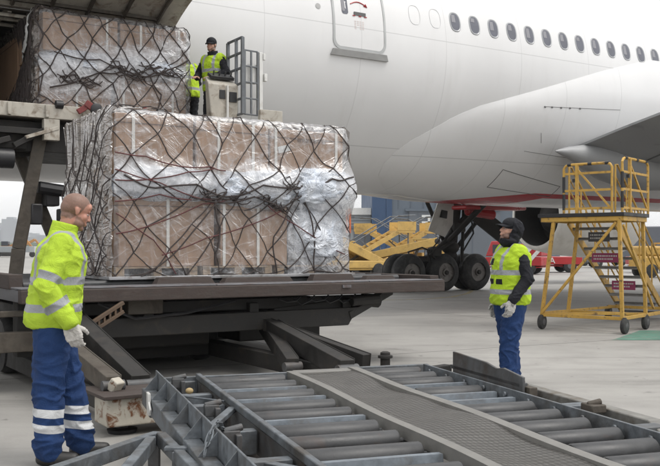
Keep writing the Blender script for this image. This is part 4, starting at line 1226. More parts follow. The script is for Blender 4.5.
mb.grid(rows); o = mb.build('loose_plastic_sheet', m_label, frame=AF, smooth=180, solid=.003)
tag(o, 'loose white plastic flap sticking out at the left of the upper load', 'plastic sheet')
# ------------------------------------------------------------------ people
def remesh(mb, vox, smooth_it=4):
    me = bpy.data.meshes.new('tmp')
    bmesh.ops.recalc_face_normals(mb.bm, faces=mb.bm.faces)
    mb.bm.to_mesh(me); mb.bm.free()
    o = bpy.data.objects.new('tmp', me); COL.objects.link(o)
    m = o.modifiers.new('r', 'REMESH'); m.mode = 'VOXEL'; m.voxel_size = vox
    if smooth_it:
        m = o.modifiers.new('s', 'SMOOTH'); m.factor = .5; m.iterations = smooth_it
    dg = bpy.context.evaluated_depsgraph_get(); dg.update()
    r = bpy.data.meshes.new_from_object(o.evaluated_get(dg))
    bpy.data.objects.remove(o); bpy.data.meshes.remove(me)
    return r

def secs(mb, S, seg=24, sh=None):
    """stack of elliptical sections (z, x, y, rx, ry) with rounded ends; sh shears each point"""
    rows = []
    z0 = S[0]; z1 = S[-1]
    S = [(z0[0]-.02, z0[1], z0[2], z0[3]*.6, z0[4]*.6)]+list(S)+[(z1[0]+.02, z1[1], z1[2], z1[3]*.6, z1[4]*.6)]
    for z, x, y, rx, ry in S:
        row = []
        for k in range(seg):
            a = 2*math.pi*k/seg; c, s = math.cos(a), math.sin(a)
            p = V((x+rx*math.copysign(abs(c)**.85, c), y+ry*math.copysign(abs(s)**.85, s), z))
            row.append(sh(p) if sh else p)
        rows.append(row)
    g = mb.grid(rows, closed=True); mb.face(g[0][::-1]); mb.face(g[-1])

def limb(mb, pts, rs, seg=16, n=5):
    """tapered round limb through joints, subdivided, with round ends"""
    P, Q = [], []
    for i in range(len(pts)-1):
        for k in range(n):
            t = k/n; P.append(V(pts[i]).lerp(V(pts[i+1]), t)); Q.append(rs[i]+(rs[i+1]-rs[i])*t)
    P.append(V(pts[-1])); Q.append(rs[-1])
    d0 = (P[0]-P[1]).normalized(); d1 = (P[-1]-P[-2]).normalized()
    P = [P[0]+d0*Q[0]*.8, P[0]+d0*Q[0]*.45]+P+[P[-1]+d1*Q[-1]*.45, P[-1]+d1*Q[-1]*.8]
    Q = [Q[0]*.5, Q[0]*.88]+Q+[Q[-1]*.88, Q[-1]*.5]
    mb.tube(P, Q, seg)

def head_parts(mb):
    e = mb.ell
    e((0, -.014, .035), (.075, .096, .083)); e((0, .028, -.03), (.057, .060, .080))
    e((0, .058, -.097), (.028, .026, .021)); e((.036, .018, -.072), (.024, .045, .030)); e((-.036, .018, -.072), (.024, .045, .030))
    e((0, .0745, .021), (.044, .0125, .010)); e((0, .066, .046), (.052, .022, .034)); e((0, -.055, .012), (.062, .055, .062)); e((0, -.045, -.045), (.05, .045, .05))
    mb.tube([(0, .080, .012), (0, .090, -.008), (0, .100, -.026)], [.008, .009, .010], 10)
    e((0, .099, -.030), (.0105, .010, .009)); e((.010, .091, -.033), (.008, .009, .007)); e((-.010, .091, -.033), (.008, .009, .007))
    e((.034, .054, -.026), (.025, .021, .026)); e((-.034, .054, -.026), (.025, .021, .026))
    e((0, .083, -.059), (.023, .011, .0055)); e((0, .081, -.070), (.021, .012, .007)); e((0, .079, -.064), (.026, .008, .014))
    for s in (-1, 1):
        r = Matrix.Rotation(s*.25, 3, 'Z') @ Matrix.Rotation(.15, 3, 'X')
        e((s*.0735, -.010, .0), (.0065, .0155, .023), r); e((s*.073, -.006, -.020), (.006, .010, .012), r)
        e((s*.068, -.002, -.008), (.012, .010, .018), r)

def hand(mb, w, d, pn, side, curl=.9, k=1.0, th=None):
    """w wrist, d pointing direction of the palm, pn palm normal (the way fingers close), side = direction of the thumb"""
    w, d, pn, side = V(w), V(d).normalized(), V(pn).normalized(), V(side).normalized()
    pn = (pn-d*pn.dot(d)).normalized(); side = (side-d*side.dot(d)-pn*side.dot(pn)).normalized()
    for i in range(5):
        o = (i-2)*.0155*k
        mb.tube([w+d*.0+side*o*.75, w+d*.045*k+side*o, w+d*.09*k+side*o*1.05], [.017*k, .0185*k, .015*k], 10)
    for i, (ln, o, c) in enumerate(((.070, .030, .9), (.078, .010, 1), (.073, -.010, 1.05), (.058, -.029, 1.15))):
        p = w+d*.088*k+side*o*k; pts = [p]; a = 0
        for sg, ss_ in ((.45, .35), (.3, .75), (.25, .8)):
            a += curl*c*ss_; p = p+(d*math.cos(a)+pn*math.sin(a))*ln*sg*k; pts.append(p)
        mb.tube([pts[0]-d*.015]+pts+[pts[-1]+(pts[-1]-pts[-2])*.12], [.0105*k, .0108*k, .0100*k, .0092*k, .0085*k, .0045*k], 10)
    b = w+d*.02*k+side*.028*k
    m1 = b+(side*.75+d*.65+pn*.35).normalized()*.045*k; m2 = m1+(side*.25+d*.85+pn*.5).normalized()*.034*k
    mb.tube([b-side*.015, b, m1, m2, m2+(m2-m1)*.15], [.016*k, .0155*k, .0125*k, .010*k, .005*k], 10)

def cloth_mat(name, col, col2=None, band=None, rough=.75, dark=None):
    t = NT(name)
    n = t.noise(7, 4, .6); c = t.mix(t.ramp(n, .3, .7), sc3(col, .88), sc3(col, 1.1))
    n2 = t.noise(4, 5, .7)
    if col2: c = t.mix(t.ramp(n2, .55, .75, 0, .5), c, col2)
    if band:
        a = t.n('ShaderNodeAttribute'); a.attribute_name = 'band'
        f = t.ramp(a.outputs['Fac'], -.0015, .0015, 1, 0)
        c = t.mix(f, c, band)
    if dark:
        a2 = t.n('ShaderNodeAttribute'); a2.attribute_name = 'dark'
        c = t.mix(t.ramp(a2.outputs['Fac'], -.0015, .0015, 1, 0), c, dark)
    t.col(c); t.set(Roughness=rough)
    if band: t.L(t.math('SUBTRACT', rough, t.math('MULTIPLY', f, .3)), t.b.inputs['Roughness'])
    t.b.inputs['Specular IOR Level'].default_value = .25
    t.bump(t.noise(11, 6, .72, dist=1.6), .8, .02)
    return t.m
HV = (.43, .60, .045)
GB = (.33, .34, .36)
m_hv = cloth_mat('hi_vis_yellow_fabric', HV, (.34, .50, .04), band=GB)
m_hvc = cloth_mat('hi_vis_collar_fabric', HV, (.34, .50, .04))
m_hv2 = cloth_mat('hi_vis_vest_fabric', (.42, .60, .03), (.33, .46, .03), band=GB, dark=(.016, .017, .02))
m_blue = cloth_mat('blue_work_cotton', (.015, .042, .130), (.010, .027, .085), band=(.62, .63, .64))
m_black = cloth_mat('black_fleece', (.012, .0125, .017))
m_darkc = cloth_mat('dark_work_cotton', (.013, .014, .018))
def skin_mat(name, col, hair):
    t = NT(name); n = t.noise(14, 4, .6); c = t.mix(t.ramp(n, .3, .7), sc3(col, .82), (col[0]*1.08, col[1]*.96, col[2]*.92))
    a = t.n('ShaderNodeAttribute'); a.attribute_name = 'hair'; n3 = t.noise(260, 2, .6)
    c = t.mix(t.math('MULTIPLY', a.outputs['Fac'], t.ramp(n3, .3, .65, .55, .95)), c, hair); t.bump(n3, .25, .003); t.col(c)
    t.set(Roughness=.5); t.b.inputs['Subsurface Weight'].default_value = .12; t.b.inputs['Subsurface Radius'].default_value = (.02, .008, .004); t.b.inputs['Subsurface Scale'].default_value = .3
    return t.m
m_skin = skin_mat('fair_reddish_skin', (.45, .24, .18), (.135, .088, .066)); m_skin2 = skin_mat('fair_skin', (.47, .28, .21), (.045, .03, .025))
m_hair = M('cropped_brown_hair', (.27, .175, .135), .8, 0, .2, 40, .5, 120)
m_beard = M('short_beard', (.12, .065, .045), .85, 0, .2, 40, .5, 120)
m_hair2 = M('dark_hair', (.03, .022, .018), .7, 0, .2, 40, .5, 120)
m_glove = M('white_work_glove', (.50, .48, .45), .85, 0, .12, 14, .4, 60, dirt=(.2, .18, .16), dscale=14, dlo=.5, dhi=.75)
m_glove2 = M('grey_knit_glove', (.42, .41, .39), .85, 0, .12, 14, .4, 60, dirt=(.10, .10, .10), dscale=14, dlo=.5, dhi=.65)
m_eye = M('eye_white', (.38, .35, .33), .3, 0, .02, 5, 0); m_iris = M('eye_dark', (.03, .025, .02), .2, 0, .02, 5, 0)
m_boot = M('black_boot_leather', (.02, .019, .018), .5, 0, .2, 8, .2, 50)

def dseg(p, a, b):
    ab = b-a; t = max(0, min(1, (p-a).dot(ab)/ab.length_squared)); return (p-(a+ab*t)).length, t

def wrinkle(me, amp, freq, seed, mask=None):
    nr = [V(v.vector) for v in me.vertex_normals]
    cos = [v.co.copy() for v in me.vertices]; out = []
    for p, n in zip(cos, nr):
        q = V((p.x*freq, p.y*freq, p.z*freq*1.5))+V((seed, seed*2, 0))
        q = q+V((noise.noise(q*.6), noise.noise(q*.6+V((9, 0, 0))), noise.noise(q*.6+V((0, 9, 0)))))*.9
        r = 1-abs(noise.noise(q))*2.2
        k = amp*(max(-.2, r)**2*math.copysign(1, r)-.3)+amp*.5*noise.noise(q*2.1)
        if mask: k *= mask(p)
        out.extend(p+n*k)
    me.vertices.foreach_set('co', out); me.update()

def setattr_f(me, name, fn):
    a = me.attributes.new(name, 'FLOAT', 'POINT'); a.data.foreach_set('value', [fn(v.co) for v in me.vertices])

def person(label, loc, rotz, k, P):
    fr = Matrix.Translation(V(loc)) @ Matrix.Rotation(rotz, 4, 'Z') @ Matrix.Scale(k, 4)
    root = bpy.data.objects.new('person', None); COL.objects.link(root); root.matrix_world = fr; INFO[root] = (fr, V((0, 0, 0)))
    tag(root, label, 'person', P.get('group'))
    ln = P.get('lean', 0); tw = P.get('side', 0)
    def sh(p):
        d = max(0, p.z-.95); return V((p.x+tw*d, p.y+ln*d+P.get('curve', 0)*d*d, p.z))
    A = P['ankles']; K = P['knees']; E = P['elbows']; W = P['wrists']
    hips = [V((-.09, 0, .92)), V((.09, 0, .92))]; SHO = [sh(V((-.185, -.005, 1.44))), sh(V((.185, -.005, 1.44)))]
    if 'shrug' in P: SHO = [s+V(q) for s, q in zip(SHO, P['shrug'])]
    A = [V(a) for a in A]; K = [V(a) for a in K]; E = [V(a) for a in E]; W = [V(a) for a in W]
    yaw, pitch = P.get('head', (0, 0))
    hc = sh(V((0, .02, 1.665)))+V(P.get('head_off', (0, 0, 0)))
    HM = Matrix.Translation(hc) @ Matrix.Rotation(yaw, 4, 'Z') @ Matrix.Rotation(pitch, 4, 'X')
    # --- body
    mb = MB()
    secs(mb, [(.86, 0, 0, .155, .10), (.95, 0, -.005, .16, .11), (1.1, 0, 0, .14, .10), (1.25, 0, 0, .155, .11), (1.38, 0, -.005, .165, .11), (1.45, 0, -.01, .14, .08), (1.50, 0, -.005, .07, .06)], sh=sh)
    nb = sh(V((0, -.01, 1.48)))
    limb(mb, [nb, HM @ V((0, -.02, -.06))], [.062, .056])
    for i in (0, 1):
        limb(mb, [hips[i], K[i], A[i]], [.085, .055, .042]); limb(mb, [SHO[i]+V((.02 if i == 0 else -.02, 0, -.02)), E[i], W[i]], [.040, .038, .028])
        hd = P['hand'][i]
        if not P.get('gloves'): hand(mb, W[i], hd[0], hd[1], hd[2], hd[3] if len(hd) > 3 else .7)
        fd = V(P.get('feet', ((-.1, 1, 0), (.1, 1, 0)))[i]).normalized()
        mb.tube([A[i]-fd*.03+V((0, 0, -.02)), A[i]+fd*.06+V((0, 0, -.05)), A[i]+fd*.16+V((0, 0, -.06))], [.035, .035, .025], 12)
    hm = MB(); head_parts(hm); hm.bm.transform(HM)
    tmp = bpy.data.meshes.new('t'); hm.bm.to_mesh(tmp); hm.bm.free(); mb.bm.from_mesh(tmp); bpy.data.meshes.remove(tmp)
    me = remesh(mb, P.get('vox', .0055), 4)
    HI = HM.inverted()
    def hairf(p):
        q = HI @ p
        if q.length > .2: return 0.
        w_ = .006*noise.noise(q*55)
        if P.get('hair'):
            y, z = q.y, q.z
            f = -.070 if y < -.03 else (-.070+(y+.03)/.045*.055 if y < .015 else (-.015+(y-.015)/.03*.075 if y < .045 else .060+(y-.045)*.45))
            if abs(q.x) > .069 and -.035 < z < .022 and -.03 < y < .012: f = .05
            h = (z-f+w_)/.008
        else: h = -1
        b = -1
        if P.get('beard'):
            y, z = q.y, q.z
            e_ = min((z+.122)/.01, (-.030-(.0 if y < .03 else (y-.03)*.65)-z)/.007 if y > -.004 else -1, (y+.002)/.006)
            if y > .076 and -.077 < z < -.054 and abs(q.x) < .024: e_ = -1
            b = min(1, e_+w_*60)*.85
        return max(0, min(1, h), b)
    setattr_f(me, 'hair', hairf)
    link('body', me, P.get('skin', m_skin), root, smooth=180)
    # --- eyes
    for s in (-1, 1):
        mb = MB(); mb.ell((s*.030, .0690, -.001), (.0125, .0100, .0060)); mb.bm.transform(HM); eo = mb.build('eye', m_eye, root, smooth=180)
        mb = MB(); mb.ell((s*.031, .0785, -.001), (.0055, .0030, .0045)); mb.bm.transform(HM); mb.build('iris', m_iris, eo, smooth=180)
        mb = MB(); mb.tube([(s*.012, .0835, .017), (s*.03, .0815, .0205), (s*.046, .070, .015)], [.0022, .003, .0015], 6); mb.bm.transform(HM); mb.build('eyebrow', P.get('hairmat', m_hair), root, smooth=180)
    def hp(mb2): mb2.bm.transform(HM); return mb2
    def part(nm, mb2, mat, vox=.005, it=2, wr=0):
        me = remesh(hp(mb2), vox, it)
        if wr: wrinkle(me, wr, 12, 3)
        return link(nm, me, mat, root, smooth=180)
    if P.get('longhair'):
        mb = MB(); mb.ell((0, -.0155, .038), (.0755, .0945, .0815)); mb.ell((0, -.048, .0), (.064, .062, .068))
        part('hair', mb, P.get('hairmat', m_hair), .0045, 1)
    if P.get('longbeard'):
        mb = MB(); mb.ell((0, .060, -.097), (.030, .0285, .023)); mb.ell((.037, .022, -.072), (.0255, .045, .030)); mb.ell((-.037, .022, -.072), (.0255, .045, .030))
        mb.ell((0, .084, -.049), (.022, .0105, .004)); mb.ell((.058, .006, -.035), (.014, .012, .035)); mb.ell((-.058, .006, -.035), (.014, .012, .035))
        part('beard', mb, P.get('beardmat', m_beard), .0045, 1)
    if P.get('cap'):
        mb = MB(); mb.ell((0, -.006, .056), (.084, .108, .083)); 
        o1 = part('cap', mb, P['cap'], .006, 2)
        mb = MB()
        rows = []
        for i in range(7):
            t = i/6; rows.append([V((.075*math.sin(a)*(1-.1*t), .070*math.cos(a)*(1-.0*t)+.012+.085*t*max(.0, math.cos(a))**.6, .045-.028*t-.012*abs(math.sin(a))**2)) for a in [R(-75+150*j/14) for j in range(15)]])
        mb.grid(rows); mb.bm.transform(HM); mb.build('brim', P['cap'], o1, smooth=180, solid=.006)
        mb = MB(); mb.box((0, .088, .075), (.03, .006, .02)); hp(mb).build('badge', m_galv, o1)
    if P.get('hood'):
        mb = MB()
        mb.ell((0, -.028, .032), (.093, .108, .103)); mb.ell((0, -.045, -.06), (.086, .080, .09)); mb.ell((0, -.02, -.115), (.100, .088, .065)); mb.ell((0, -.06, .0), (.076, .082, .10))
        me = remesh(mb, .006, 3)
        bm = bmesh.new(); bm.from_mesh(me)
        kill = [v for v in bm.verts if v.co.y > .012 and v.co.z > -.10]
        bmesh.ops.delete(bm, geom=kill, context='VERTS'); bm.to_mesh(me); bm.free()
        me.transform(HM); wrinkle(me, .008, 10, 5)
        link('hood', me, m_black, root, smooth=180, solid=.012)
    # --- trousers
    mb = MB()
    secs(mb, [(.84, 0, 0, .165, .12), (.92, 0, -.005, .178, .135), (1.0, 0, -.003, .172, .13), (1.06, 0, 0, .165, .125)], sh=sh)
    for i in (0, 1):
        tk = P.get('tk', 1.); limb(mb, [hips[i]+V((0, 0, -.03)), K[i], A[i]+V((0, 0, .0))], [.112*tk, .086*tk, P.get('cuff', .078)])
    me = remesh(mb, .008, 5)
    def tm(p): return .7+.8*max(0, 1-abs(p.z-.5)/.25)+.9*max(0, 1-abs(p.z-.16)/.15)
    wrinkle(me, .012, 7.5, P.get('seed', 1), tm)
    def tb(p):
        if not P.get('legband'): return 1.
        z = p.z+.1*(p.y)
        return min(abs(z-.345)-.027, abs(z-.245)-.027) if p.z < .5 else 1.
    setattr_f(me, 'band', tb)
    link('trousers', me, P.get('trousers', m_blue), root, smooth=180)
    for i in (0, 1):
        fd = V(P.get('feet', ((-.1, 1, 0), (.1, 1, 0)))[i]).normalized(); sd = V((fd.y, -fd.x, 0)); a = A[i]
        mb = MB(); g0 = V((a.x, a.y, 0))
        limb(mb, [a+V((0, 0, .03)), V((a.x, a.y, .05))-fd*.01], [.056, .052]); limb(mb, [g0-fd*.045+V((0, 0, .045)), g0+fd*.06+V((0, 0, .045)), g0+fd*.16+V((0, 0, .042))], [.042, .05, .040])
        me = remesh(mb, .007, 3)
        for v in me.vertices: v.co.z = max(v.co.z, .004)
        bo = link('boot', me, m_boot, root, smooth=180)
    # --- top
    top = P['top']; hem = P.get('hem', .90)
    mb = MB()
    b_ = P.get('bulk', 1.0)
    S = [(hem, 0, -.005, .188*b_, .150*b_), (hem+.05, 0, -.005, .198*b_, .160*b_), (1.1, 0, -.003, .192*b_, .150*b_), (1.22, 0, 0, .195*b_, .15*b_), (1.34, 0, .0, .205*b_, .150*b_), (1.42, 0, -.01, .195*b_, .130*b_), (1.475, 0, -.012, .14, .10), (1.52, 0, -.01, .085, .082)]
    if top == 'jacket':
        secs(mb, S, sh=sh)
        for i in (0, 1): limb(mb, [SHO[i]+V((-.02 if i else .02, 0, -.005)), E[i], W[i]+(W[i]-E[i]).normalized()*.0], [.082, .070, .055])
        me = remesh(mb, .0075, 4)
        def am(p):
            m_ = .8
            for i in (0, 1):
                m_ += .9*max(0, 1-(p-E[i]).length/.14)
            return m_+.6*max(0, 1-abs(p.z-hem-.12)/.15)
        wrinkle(me, .0105, 7, P.get('seed', 1)+4, am)
        def jb(p):
            d = [dseg(p, SHO[i], E[i]) for i in (0, 1)]+[dseg(p, E[i], W[i]) for i in (0, 1)]
            m_ = min(d, key=lambda q: q[0]); j = d.index(m_)
            inner = abs((p.x-tw*max(0, p.z-.95))) < .175 or (p.z < 1.2 and m_[0] > .098)
            if m_[0] < .105 and not inner:
                if j < 2: L_ = (E[j]-SHO[j]).length; return min(abs(m_[1]*L_-L_*.82)-.026, 1)
                L_ = (W[j-2]-E[j-2]).length; return abs(m_[1]*L_-L_*.52)-.026
            z = p.z; x = abs(p.x-tw*max(0, z-.95))
            r = min(abs(z-(hem+.125))-.026, abs(z-(hem+.30))-.026)
            if z > hem+.30: r = min(r, abs(x-.115)-.025)
            return r
        setattr_f(me, 'band', jb); link('jacket', me, P.get('topmat', m_hv), root, smooth=180)
    else:
        # dark sweater sleeves and body, then a sleeveless vest
        mb.bm.free(); mb.bm = bmesh.new()
        S2 = [(z, x, y, rx*.9, ry*.9) for z, x, y, rx, ry in S]
        secs(mb, S2, sh=sh)
        for i in (0, 1): limb(mb, [SHO[i]+V((-.02 if i else .02, 0, -.015)), E[i], W[i]], [.076, .068, .052])
        me = remesh(mb, .008, 4); wrinkle(me, .010, 8, 9)
        link('sweater', me, m_black, root, smooth=180)
        mb = MB(); secs(mb, [(z, x, y, rx*1.0+.008, ry*1.03+.008) for z, x, y, rx, ry in S[:-1]], sh=sh)
        limb(mb, [sh(V((-.11, -.01, 1.41))), sh(V((-.145, -.005, 1.42)))], [.09, .112]); limb(mb, [sh(V((.11, -.01, 1.41))), sh(V((.145, -.005, 1.42)))], [.09, .112])
        me = remesh(mb, .008, 4); wrinkle(me, .009, 7, 2)
        def vb(p):
            z = p.z; x = abs(p.x-tw*max(0, z-.95))
            r = min(abs(z-(hem+.13))-.026, abs(z-(hem+.33))-.026)
            if z > hem+.33: r = min(r, abs(x-.105)-.024)
            return r
        setattr_f(me, 'band', vb)
        def vd(p):
            if not P.get('pockets'): return 1.
            q = V((p.x-tw*max(0, p.z-.95), p.y-ln*max(0, p.z-.95), p.z))
            if q.y < -.02: return 1.
            return min(max(abs(q.x+.075)-.05, abs(q.z-(hem+.235))-.028), max(abs(q.x-.09)-.06, abs(q.z-(hem+.235))-.028), max(abs(q.x-.08)-.04, abs(q.z-(hem+.44))-.035))
        setattr_f(me, 'dark', vd)
        # arm holes
        link('vest', me, m_hv2, root, smooth=180)
    if P.get('collar'):
        mb = MB(); rows = []
        for i in range(7):
            t = i/6
            rows.append([sh(V(((.088-.008*t)*math.sin(a), -.012+(.086-.004*t)*math.cos(a)+.012*t, 1.485+(.085-.02*math.cos(a))*t))) for a in [2*math.pi*j/28 for j in range(28)]])
        mb.grid(rows, closed=True); co = mb.build('collar', P['collar'], root, smooth=180, solid=.012)
    if P.get('gloves'):
        for i in (0, 1):
            hd = P['hand'][i]; mb = MB()
            hand(mb, W[i]+V(hd[0]).normalized()*.015, hd[0], hd[1], hd[2], hd[3] if len(hd) > 3 else .7, 1.16)
            limb(mb, [W[i]-V(hd[0]).normalized()*.03, W[i]+V(hd[0]).normalized()*.03], [.038, .034])
            me = remesh(mb, .0038, 2); wrinkle(me, .003, 30, i+2)
            link('glove', me, P['gloves'], root, smooth=180)
    return root

# left foreground worker: back three-quarter, facing right
person('close cropped man in a yellow hi-vis jacket and blue trousers at the loader', (-1.885, 6.13, 0), R(-73), 1.035, dict(
    lean=.10, curve=.05, ankles=[(-.11, .18, .10), (.10, -.03, .10)], knees=[(-.105, .10, .50), (.10, -.03, .50)], tk=1.12,
    elbows=[(-.22, -.02, 1.17), (.25, -.05, 1.17)], wrists=[(-.20, .05, .93), (.255, .10, .935)],
    hand=[((.0, .15, -1), (.8, .3, 0), (.2, 1, .2), .7), ((-.03, .30, -1), (-.8, .25, .0), (-.1, 1, .2), .95)],
    feet=((-.15, 1, 0), (.2, 1, 0)), head=(R(10), R(-20)), head_off=(0, .03, -.015), hair=True, beard=True, top='jacket', collar=m_hvc, gloves=m_glove, legband=True, cuff=.092, bulk=1.13, hem=.895, vox=.0045))
# right worker by the dolly, facing left in profile
person('man in a black hood and cap with hi-vis vest and blue trousers beyond the dolly', (1.85, 9.26, 0), R(90+18), .985, dict(
    lean=-.03, tk=1.14, cuff=.092, ankles=[(-.09, .06, .10), (.10, -.08, .10)], knees=[(-.09, .06, .50), (.10, -.05, .50)],
    elbows=[(-.26, -.06, 1.17), (.25, -.07, 1.16)], wrists=[(-.27, .12, .95), (.245, .02, .91)],
    hand=[((-.1, .4, -1), (1, 0, 0), (.2, 1, .2), .8), ((-.0, .25, -1), (-.8, .1, 0), (-.1, 1, .0), .9)],
    head=(R(-8), R(17)), hood=True, cap=m_darkc, top='vest', gloves=m_glove2, skin=m_skin2, hairmat=m_hair2, beard=True, pockets=True, hem=.90, bulk=1.14, seed=5))
# operator at the console
def afp(s, l, z): return AF @ V((s, l, z))
p_ = afp(6.24, 13.38, 3.15)
person('bearded man in a black cap and hi-vis vest working the loader control console', p_, R(150), .96, dict(
    lean=.08, ankles=[(-.1, 0, .1), (.1, 0, .1)], knees=[(-.1, .03, .5), (.1, .03, .5)],
    elbows=[(-.30, .05, 1.18), (.30, .05, 1.18)], wrists=[(-.16, .28, 1.08), (.14, .30, 1.10)],
    hand=[((.3, .9, -.1), (0, -.2, -1), (1, 0, 0), .5), ((-.3, .9, -.1), (0, -.2, -1), (-1, 0, 0), .5)],
    head=(R(10), R(-3)), cap=m_darkc, hair=True, beard=True, beardmat=m_hair2, hairmat=m_hair2, top='vest', collar=m_black, trousers=m_darkc, skin=m_skin2, seed=3, vox=.007))
p_ = afp(6.10, 14.1, 3.15)
person('second man in a hi-vis vest half hidden behind the upper load', p_, R(40), .96, dict(
    lean=.22, ankles=[(-.1, 0, .1), (.1, 0, .1)], knees=[(-.1, .05, .5), (.1, .05, .5)],
    elbows=[(-.27, .12, 1.18), (.27, .12, 1.18)], wrists=[(-.2, .33, 1.1), (.2, .35, 1.12)],
    hand=[((.1, .9, 0), (0, 0, -1), (1, 0, 0), .5), ((-.1, .9, 0), (0, 0, -1), (-1, 0, 0), .5)],
    head=(R(20), R(-12)), hair=True, hairmat=m_hair2, top='vest', collar=m_black, trousers=m_darkc, skin=m_skin2, seed=6, vox=.008))
# ------------------------------------------------------------------ yellow maintenance stair
e1 = V((.78, -.63, 0)).normalized(); e2 = V((-e1.y, e1.x, 0))
SF = Matrix(((e1.x, e2.x, 0, 3.84), (e1.y, e2.y, 0, 16.3), (0, 0, 1, 0), (0, 0, 0, 1)))
stair = thing('maintenance_stair', 'wheeled yellow maintenance stair with a high platform standing under the wing', 'mobile stair', SF, (.7, 1, 0))
PH = 2.06; PW = 1.48; PD = 1.12
mb = MB(); mb.span((-.06, -.05, PH-.045), (PW+.05, PD+.05, PH+.02)); plat = mb.build('platform', m_blackp, stair, bevel=.006)
mb = MB(); 
for a, b in (((0, 0), (PW, 0)), ((PW, 0), (PW, PD)), ((0, PD), (PW, PD)), ((0, 0), (0, PD))): mb.bar((a[0], a[1], PH-.085), (b[0], b[1], PH-.085), .05, .08)
mb.build('platform_frame', m_yellow, plat, bevel=.006)
Zb = .26
for p, q in (((0, 0, Zb), (.22, .02, PH-.1)), ((PW, 0, Zb), (PW-.05, 0, PH-.1)), ((0, PD, Zb), (.2, PD, PH-.1)), ((PW, PD, Zb), (PW-.05, PD, PH-.1))):
    mb = MB(); mb.bar(p, q, .06, .06, (0, 1, 0)); mb.build('leg', m_yellow, stair, bevel=.006)
mb = MB()
mb.bar((0, -.02, Zb+.03), (PW-.1, -.02, PH-.15), .045, .045); mb.bar((0, .0, Zb), (PW, 0, Zb), .05, .06); mb.bar((0, 0, Zb+.03), (.15, 3.1, Zb), .045, .05)
mb.bar((PW, 0, Zb), (PW, 3.1, Zb), .05, .06); mb.bar((0, 0, Zb+.02), (PW, PD, Zb+.02), .045, .045); mb.bar((0, 3.1, Zb), (PW, 3.1, Zb), .05, .06); mb.bar((0, PD, Zb), (PW, PD, Zb), .05, .06)
mb.bar((PW, .05, PH-.2), (PW, PD+.4, Zb+.1), .04, .04)
mb.build('base_frame', m_yellow, stair, bevel=.005)
for x, y in ((0, 0), (PW+.05, -.02), (.0, 3.1), (PW, 3.1), (PW, PD)):
    mb = MB(); mb.lathe((x-.045, y, .135), (1, 0, 0), [(0, .09), (.01, .125), (.03, .135), (.06, .135), (.08, .125), (.09, .09)], 28); w = mb.build('wheel', m_rubber, stair)
    mb = MB(); mb.lathe((x-.05, y, .135), (1, 0, 0), [(0, .05), (.01, .07), (.09, .07), (.10, .05)], 18); mb.bar((x, y, .135), (x, y, Zb+.02), .03, .06, (1, 0, 0)); mb.build('castor', m_galv_dark, w)
ns = 10; R_ = 2.75; f0 = V((0, PD, PH)); x0, x1 = .02, .92
mb = MB()
for x in (x0, x1): mb.bar((x, PD-.02, PH-.09), (x, PD+R_, .10), .04, .15)
fl = mb.build('stringer', m_yellow, stair, bevel=.005)
for k in range(ns):
    t = (k+.9)/(ns+.6); y = PD+R_*t; z = PH-.03-(PH-.06)*t
    mb = MB(); mb.span((x0+.02, y-.12, z-.03), (x1-.02, y+.12, z)); mb.span((x0+.02, y-.12, z-.055), (x1-.02, y-.10, z+.0)); mb.build('tread', M_tr if 'M_tr' in globals() else globals().setdefault('M_tr', M('stair_tread', (.24, .235, .225), .55, .3, .15, 9, .3, 80)), fl, bevel=.003)
m_mag = M('magenta_sign', (.30, .035, .11), .5, 0, .15, 6, 0, 30); m_dk = M('dark_board', (.09, .09, .10), .6)
# boards lettered on the risers (writing too small to read in the photo: plain rows)
def rowmarks(mb, x0_, x1_, y, z, h, rnd):
    x = x0_
    while x < x1_:
        w = rnd.uniform(.012, .03); mb.span((x, y-.004, z), (x+w, y, z+h)); x += w+rnd.uniform(.008, .02)
for t_, xa, xb, mt in ((.34, .14, .68, m_mag), (.62, .24, .72, m_mag), (.14, .30, .72, m_dk)):
    y = PD+R_*t_-.14; z = PH-.03-(PH-.06)*t_
    mb = MB(); mb.span((xa, y-.008, z-.16), (xb, y, z+.02)); sg = mb.build('sign_board', mt, fl, bevel=.002)
    rn = random.Random(int(t_*100)); mb = MB()
    rowmarks(mb, xa+.04, xb-.04, y-.009, z-.05, .03, rn); mb.build('sign_lettering', m_label, sg); mb = MB(); rowmarks(mb, xa+.04, xb-.12, y-.009, z-.11, .03, rn)
    mb.build('sign_lettering', m_label, sg)
